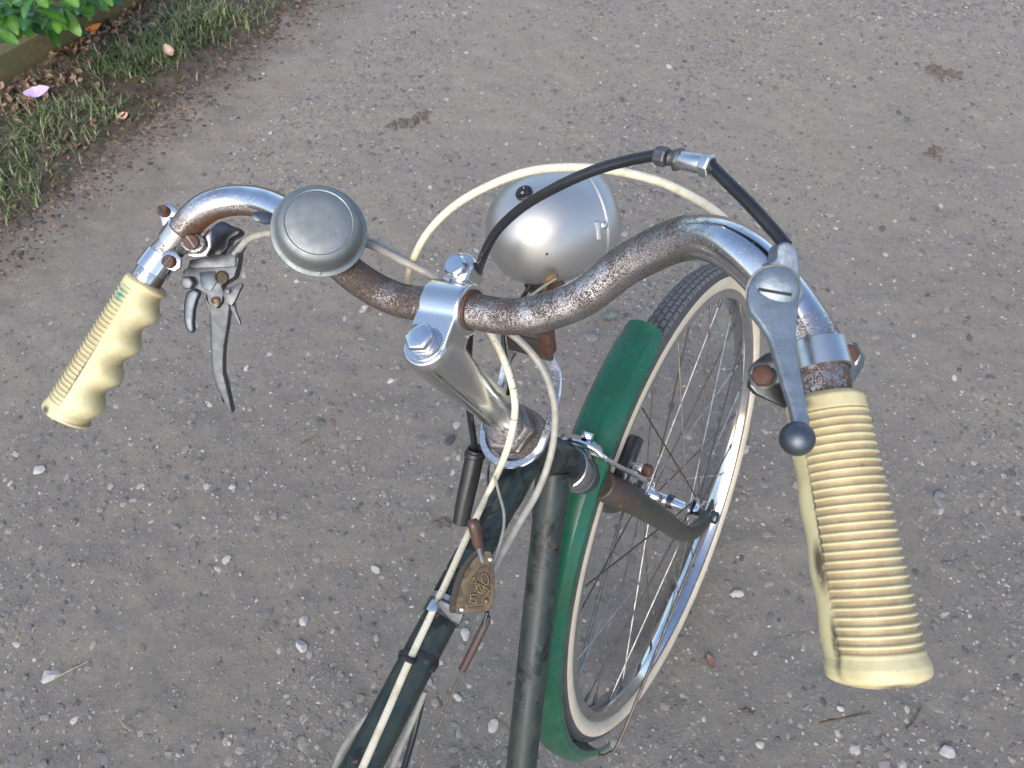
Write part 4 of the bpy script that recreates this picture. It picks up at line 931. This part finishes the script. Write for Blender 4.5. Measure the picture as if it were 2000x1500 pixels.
# grass
def blades(spots, hmin, hmax):
    V = []; Q = []; C = []
    for (p, n, spread, dens) in spots:
        for _ in range(n):
            a = random.uniform(0, 6.283); rr = spread*math.sqrt(random.random()); x = p[0]+rr*math.cos(a); y = p[1]+rr*math.sin(a)
            z = float(verge_z(np.array([x]), np.array([y]))[0]) - .004; h = random.uniform(hmin, hmax); b = random.uniform(0, 6.283); lean = random.uniform(.3, 1.5)*h
            w = random.uniform(.0011, .0024); dx, dy = math.cos(b), math.sin(b); px_, py_ = -dy*w, dx*w; i0 = len(V)
            for f, ww in ((0, 1), (.5, .8), (.85, .45), (1, .08)):
                bx = x+dx*lean*f*f; by = y+dy*lean*f*f; bz_ = z+h*(f-.35*f*f*lean/h*.6)
                V += [(bx+px_*ww, by+py_*ww, bz_), (bx-px_*ww, by-py_*ww, bz_)]
            Q += [(i0+2*k, i0+2*k+1, i0+2*k+3, i0+2*k+2) for k in range(3)]
            r = random.random(); c = (.14, .21, .065) if r < .42 else ((.09, .165, .07) if r < .62 else ((.20, .26, .09) if r < .80 else (.34, .29, .18)))
            g = random.uniform(.75, 1.2); C += [tuple(min(1, q*g) for q in c)]*8
    return np.array(V), np.array(Q), np.array(C)
spots = []
for t in np.arange(-1.5, 1.5, .035):
    for s in np.arange(.03, .42, .03):
        tt, ss = t+random.uniform(-.02, .02), s+random.uniform(-.015, .015); p = vpt(tt, ss, 0)
        d = float(vnoise(np.array([p[0]]), np.array([p[1]]), 7, 55)[0])+.5; band = math.exp(-((ss-.19)/.095)**2)
        nb = int(46*max(0, d-.20)*2.0*band + (3 if random.random() < .4 else 0))
        if nb: spots.append((p, nb, .024, 1))
V, Q, C = blades(spots, .010, .042)
go = bigmesh('grass', V, Q, M_GRASS, 'stuff', {'tint': C})
# dead leaves: a small set of curled leaf shapes
def leaf_mesh(name, Ln, Wd, curl, fold, tint, mat, lobes=0, nseg=6, seed=0, obov=False):
    rg = random.Random(seed); V = []; Fc = []
    for i in range(nseg+1):
        u = i/nseg; w = Wd*(math.sin(math.pi*min(1, u*.93+.05))**.8)*(1 + (lobes*.3*math.sin(u*22)))
        if obov: w = Wd*max(.05, math.sin(math.pi*min(1, u**1.7))**.62 if u < 1 else .05)
        if i == nseg: w = Wd*(.22 if obov else .06)
        z = curl*Ln*(u-.5)**2*2 + rg.uniform(-.02, .02)*Ln
        V += [(Ln*(u-.5), -w/2, z+fold*w*.5), (Ln*(u-.5), 0, z), (Ln*(u-.5), w/2, z+fold*w*.5+rg.uniform(-.1, .1)*w)]
    for i in range(nseg):
        for j in range(2): a = i*3+j; Fc.append((a, a+1, a+4, a+3))
    V = np.array(V); n0 = len(V); V = np.vstack([V, V-[0, 0, .0007]]); Fc += [tuple(n0+q for q in f[::-1]) for f in Fc]
    me = bpy.data.meshes.new(name); me.from_pydata(V.tolist(), [], Fc); me.materials.append(mat)
    a_ = me.attributes.new('tint', 'FLOAT_COLOR', 'POINT'); tv_ = np.tile(np.array([*tint, 1.]), (len(V), 1))
    tv_[1::3][:, :3] *= 1.7; a_.data.foreach_set('color', np.clip(tv_, 0, 1).ravel())
    me.polygons.foreach_set('use_smooth', [True]*len(me.polygons)); return me
DM = [leaf_mesh('dead_leaf', .052, .030, .35, .5, c, M_DEAD, .5, 7, i) for i, c in enumerate([(.22, .125, .07), (.27, .17, .10), (.17, .10, .065), (.30, .19, .12), (.13, .085, .06)])]
def put(me, name, P, nrm, yaw, sc, parent=None):
    ob = bpy.data.objects.new(name, me); link(ob, parent); x, y, z = axes_of(nrm, (math.cos(yaw), math.sin(yaw), 0))
    ob.matrix_basis = Matrix(((x[0]*sc, y[0]*sc, z[0]*sc, P[0]-(wloc(parent)[0] if parent else 0)), (x[1]*sc, y[1]*sc, z[1]*sc, P[1]-(wloc(parent)[1] if parent else 0)), (x[2]*sc, y[2]*sc, z[2]*sc, P[2]-(wloc(parent)[2] if parent else 0)), (0, 0, 0, 1))); return ob
LV = []; LQ = []; LT = []
for i in range(560):
    x_ = -10+random.random()*330; yb = 178-x_*.62; y_ = yb + random.random()**1.5*72
    if i % 4 == 0: y_ = yb + random.uniform(50, 210)
    P = gnd(x_, y_, .02); P[2] = float(verge_z(P[:1], P[1:2])[0])+random.uniform(.003, .014)
    if (P[:2]-E0)@EL < .01: continue
    me = random.choice(DM); v = np.array([q.co for q in me.vertices]); sc = random.choice((.16, .20, .25, .30, .38, .46))*random.uniform(.8, 1.2)
    x, y, z = axes_of((random.uniform(-1, 1), random.uniform(-1, 1), 1), (math.cos(i*1.7), math.sin(i*1.7), 0))
    W_ = P + sc*(v[:, :1]*x + v[:, 1:2]*y + v[:, 2:]*z); o_ = sum(len(q) for q in LV); LV.append(W_)
    LQ += [tuple(o_+q for q in p.vertices) for p in me.polygons]
    c_ = random.choice([(.24,.135,.075),(.29,.18,.105),(.17,.10,.065),(.34,.22,.14),(.12,.08,.06),(.36,.25,.18)]); LT += [c_]*len(v)
bigmesh('leaf_litter', np.vstack(LV), np.array(LQ), M_DEAD, 'stuff', {'tint': np.array(LT)})
# single finds
def litter(px, py, me, sc, yaw, label, tilt=(0, 0, 1), lift=.006, name='dead_leaf'):
    P = gnd(px, py, 0); s_ = (P[:2]-E0)@EL
    P[2] = (float(verge_z(P[:1], P[1:2])[0]) if s_ > .02 else float(gh(P[:1], P[1:2])[0]))+lift
    ob = put(me, name, P, tilt, yaw, sc); tag(ob, label, 'dead leaf'); return ob
PINK = leaf_mesh('pale_leaf', .05, .036, .5, .4, (.52, .36, .26), M_DEAD, .6, 7, 5)
RED = leaf_mesh('reddish_leaf', .05, .030, .25, .3, (.17, .095, .075), M_DEAD, .6, 7, 6)
GREY = leaf_mesh('grey_leaf', .06, .045, .2, .3, (.13, .15, .13), M_DEAD, 1., 8, 8)
ORG = leaf_mesh('orange_leaf', .06, .03, .3, .3, (.55, .17, .04), M_DEAD, .3, 7, 9)
litter(246, 236, PINK, .55, .6, 'pale pinkish dead leaf at the edge of the drive below the grass', (.2, -.5, 1), .010)
litter(343, 130, PINK, .75, 2.2, 'pale upturned dead leaf in the middle of the grass verge', (.3, -.5, 1), .02)
litter(196, 79, ORG, .8, .5, 'bright orange dead leaf against the timber edging', (0, -.3, 1), .02)
litter(1385, 1293, RED, .45, 1.9, 'small reddish brown leaf on the gravel right of the front wheel')
litter(1190, 622, GREY, .6, .2, 'grey torn leaf lying on the gravel beyond the mudguard tip')
PU = leaf_mesh('purple_petal', .075, .034, .25, .25, (.60, .45, .78), M_PETAL, 0, 8, 3)
P = gnd(81, 190, .02); P[2] = float(verge_z(P[:1], P[1:2])[0])+.022
tag(put(PU, 'purple_petal', P, (.1, -.5, 1), .35, .9), 'single purple petal lying among the dead leaves', 'petal')

# shrub: laurel-like leaf whorls on reddish stems
SB = gnd(60, 40, 0) + np.array([-.12, .25, 0]); sh = empty('shrub', SB)
tag(sh, 'leafy evergreen shrub with glossy green leaves growing over the timber edging', 'shrub')
LM = [leaf_mesh('leaf', .078, .030, -.25, .22, c, M_LEAF, 0, 10, 20+i, True) for i, c in enumerate([(.04, .125, .02), (.06, .17, .024), (.028, .09, .026), (.10, .235, .03)])]
wh_px = [(95,40,.16),(38,40,.20),(120,8,.26),(20,5,.28),(160,14,.16),(68,-12,.34),(150,-18,.30),(195,-38,.2),(-20,50,.24),(-30,10,.30),(240,-75,.2),(66,14,.30),(135,30,.14),(190,-40,.34),(100,-40,.40),(180,-8,.2),(20,25,.25),(85,0,.2)]
for wx, wy, wz in wh_px:
    P = gnd(wx, wy, wz); nl = random.randint(6, 8); a0 = random.uniform(0, 6.28)
    hz = bc[2] - .05
    tube('stem', [SB+(P-SB)*[.25, .25, 0]+[0, 0, .0], SB+(P-SB)*[.6, .6, .55], P-[0, 0, .01]], [.005, .004, .0028], M_STEM, sh, 6, 4)
    for j in range(nl):
        an = a0+6.283*j/nl+random.uniform(-.25, .25); el = random.uniform(-.55, .35); sc = random.uniform(.75, 1.1)
        d = np.array([math.cos(an)*math.cos(el), math.sin(an)*math.cos(el), math.sin(el)]); c = P + d*.078*sc*.52
        nr = unit(ZU*1.0 + np.array([random.uniform(-.25, .25), -.25+random.uniform(-.2, .2), 0])-d*(math.sin(el)))
        ob = bpy.data.objects.new('leaf', random.choice(LM)); link(ob, sh); z = unit(nr-d*(nr@d)); y = np.cross(z, d); c = c-SB
        ob.matrix_basis = Matrix(((d[0]*sc, y[0]*sc, z[0]*sc, c[0]), (d[1]*sc, y[1]*sc, z[1]*sc, c[1]), (d[2]*sc, y[2]*sc, z[2]*sc, c[2]), (0, 0, 0, 1)))
# ground cover in the bed behind the board
V = []; Q = []; C = []
for _ in range(2600):
    u = random.uniform(-1.0, 1.3); s = random.uniform(.06, .75); P = bc + bd*u + bn*s; z = random.uniform(.02, .10)
    a = random.uniform(0, 6.28); L_ = random.uniform(.010, .026); w = L_*random.uniform(.3, .5); el = random.uniform(-.3, .8)
    d = np.array([math.cos(a)*math.cos(el), math.sin(a)*math.cos(el), math.sin(el)]); sd = unit(np.cross(d, ZU+[.01, 0, 0])); b = np.array([P[0], P[1], z]); i0 = len(V)
    V += [b, b+d*L_*.5+sd*w, b+d*L_, b+d*L_*.5-sd*w]; Q.append((i0, i0+1, i0+2, i0+3))
    r = random.random(); c = (.16, .26, .12) if r < .45 else ((.30, .40, .24) if r < .65 else ((.08, .15, .05) if r < .84 else ((.42, .44, .70) if r < .93 else (.70, .72, .85))))
    C += [c]*4
bigmesh('ground_cover', np.array(V), np.array(Q), M_LEAF, 'stuff', {'tint': np.array(C)})

# ------------------------------------------------------------ single stones, clumps and twigs on the drive
def stone(px, py, rpx, mat, label, flat=.5, seed=0, name='stone', ar=1.3):
    P = gnd(px, py); r = .85*rpx/FPX*dep(P); rg = np.random.default_rng(seed); bm = bmesh.new(); bmesh.ops.create_icosphere(bm, subdivisions=2, radius=1)
    V = np.array([v.co for v in bm.verts]); Fc = [tuple(v.index for v in f.verts) for f in bm.faces]; bm.free()
    pl_ = [unit(rg.normal(size=3)) for _ in range(9)]
    for q in pl_:
        h = V@q; lim = rg.uniform(.55, .85); V = V - np.maximum(0, h-lim)[:, None]*q
    th = rg.uniform(0, 3.14); V = V*[ar, .9, flat]; V = np.c_[V[:, 0]*math.cos(th)-V[:, 1]*math.sin(th), V[:, 0]*math.sin(th)+V[:, 1]*math.cos(th), V[:, 2]]*r
    z = float(gh(P[:1], P[1:2])[0]); ob = obj(name, V+[P[0], P[1], z+r*flat*.25], Fc, mat, None, smooth=False); tag(ob, label, name.replace('_', ' ')); return ob
ST = [(97,1320,20,M_STONEW,'flat white angular stone at the lower left of the drive, beside a straw stalk',.35),
 (594,1212,13,M_STONEW,'white stone left of the top tube, upper one of a near pair',.5),(588,1262,15,M_STONEW,'knobbly white stone left of the top tube, lower one of a near pair',.5),
 (734,1111,11,M_STONEW,'white oblong stone just left of the brass gear trigger',.5),(908,1238,13,M_STONEW,'pale flat stone beside the brown cable rod',.4),
 (963,1418,14,M_STONEW,'chunky white stone between the two frame tubes',.5),(893,1362,10,M_STONEW,'small rounded white stone between the frame tubes beside the thin gear wire',.5),
 (1437,1160,15,M_STONEW,'white stone on the drive just right of the wheel rim',.5),(1850,1468,17,M_STONEW,'rounded white stone in the lower right corner of the drive',.55),
 (877,863,13,M_STONED,'dark wet stone left of the headset',.5),(1640,1385,8,M_STONEW,'small white stone below the right grip',.5),(1833,968,14,M_STONEG,'pale grey stone right of the right grip',.5),
 (75,918,14,M_STONEW,'white stone at the left edge of the drive below the left grip',.5),(1480,495,9,M_STONEW,'white stone showing beside the black cable and ball lever cap',.5),
 (1155,660,16,M_STONEG,'grey flat stone under the handlebar beside the mudguard tip',.4),(442,1093,11,M_STONEW,'square pale stone on the open drive left of the frame',.4),(1306,132,7,M_STONEW,'bright white pebble far up the drive',.6),
 (345,470+560,9,M_STONEG,'slate grey stone on the open drive below the left brake blade',.4),(1485,1345+110,10,M_STONEW,'white stone at the bottom edge right of the tyre',.5),(455,951,9,M_STONEW,'pale rounded stone below the tip of the left brake blade',.5)]
for i, (x, y, r, mt, lb_, fl) in enumerate(ST): stone(x, y, r, mt, lb_, fl, 100+i)
def clump(px, py, rpx, label, seed, n=9, wx=.34, wy=.17, tilt=0.):
    rg = random.Random(seed); parts = []
    for i in range(n*4):
        f = rg.random()**.5; a_ = rg.uniform(0, 6.283); gx, gy = rg.gauss(0, rpx*wx), rg.gauss(0, rpx*wy); P = gnd(px+gx, py+gy+tilt*gx); r = rpx/FPX*dep(P)*rg.choice((.04, .05, .06, .08, .10, .17))
        ex = rg.uniform(1., 2.2); th = rg.uniform(0, 3.14); v = IV*[[rg.uniform(.6, 1.35) for _ in range(3)] for _ in range(12)]*[r*ex, r, r*.8]
        v = np.c_[v[:, 0]*math.cos(th)-v[:, 1]*math.sin(th), v[:, 0]*math.sin(th)+v[:, 1]*math.cos(th), v[:, 2]+v[:, 0]*rg.uniform(-.3, .3)]
        parts.append((v+[P[0], P[1], float(gh(P[:1], P[1:2])[0])-r*.05], [tuple(f) for f in IF]))
    V, Fc = join(parts); ob = obj('earth_clump', V, Fc, M_CLUMP, None, smooth=False); tag(ob, label, 'clump'); return ob
clump(1838, 138, 42, 'dark crumbly clump of leaf and earth at the upper right of the drive', 1, 14, .42, .16, .25)
clump(1826, 305, 34, 'smaller dark clump below the upper right one', 2, 10, .30, .22, .5)
clump(792, 238, 46, 'dark earthy scrape above the bell on the far drive', 3, 16, .5, .13, -.25)
clump(1457, 1392, 24, 'dark clump on the gravel right of the tyre bottom', 4, 9)
clump(427, 1295, 12, 'little dark brown crumb on the lower left gravel', 5, 4)
clump(868, 1018, 26, 'damp dark crumbs under the black cable boot', 6, 8)
clump(1900, 205, 18, 'pair of black crumbs near the right edge far up the drive', 7, 4)
def twig(pts, r, mat, label, name='twig'):
    P = [gnd(x, y, .004) for x, y in pts]; ob = tube(name, P, [r, r*.9, r*.5], mat, None, 6, 5); tag(ob, label, name.replace('_', ' ')); return ob
twig([(1600,1412),(1650,1402),(1702,1393)], .0016, M_TWIG, 'thin brown twig lying below the right grip')
twig([(1770,1425),(1785,1408),(1800,1380)], .0015, M_TWIG, 'short twig near the lower right corner')
twig([(105,1325),(135,1310),(172,1292)], .0012, M_STRAW, 'dried straw stalk across the white stone at lower left', 'straw')
twig([(232,1402),(245,1420),(260,1428)], .0010, M_STRAW, 'short straw bit on the lower left gravel', 'straw')
twig([(1300,775),(1318,760),(1342,750)], .0012, M_STRAW, 'pale straw seen through the wheel spokes', 'straw')
twig([(585,868),(600,860),(618,850)], .0011, M_TWIG, 'short twig left of the headset on open gravel')
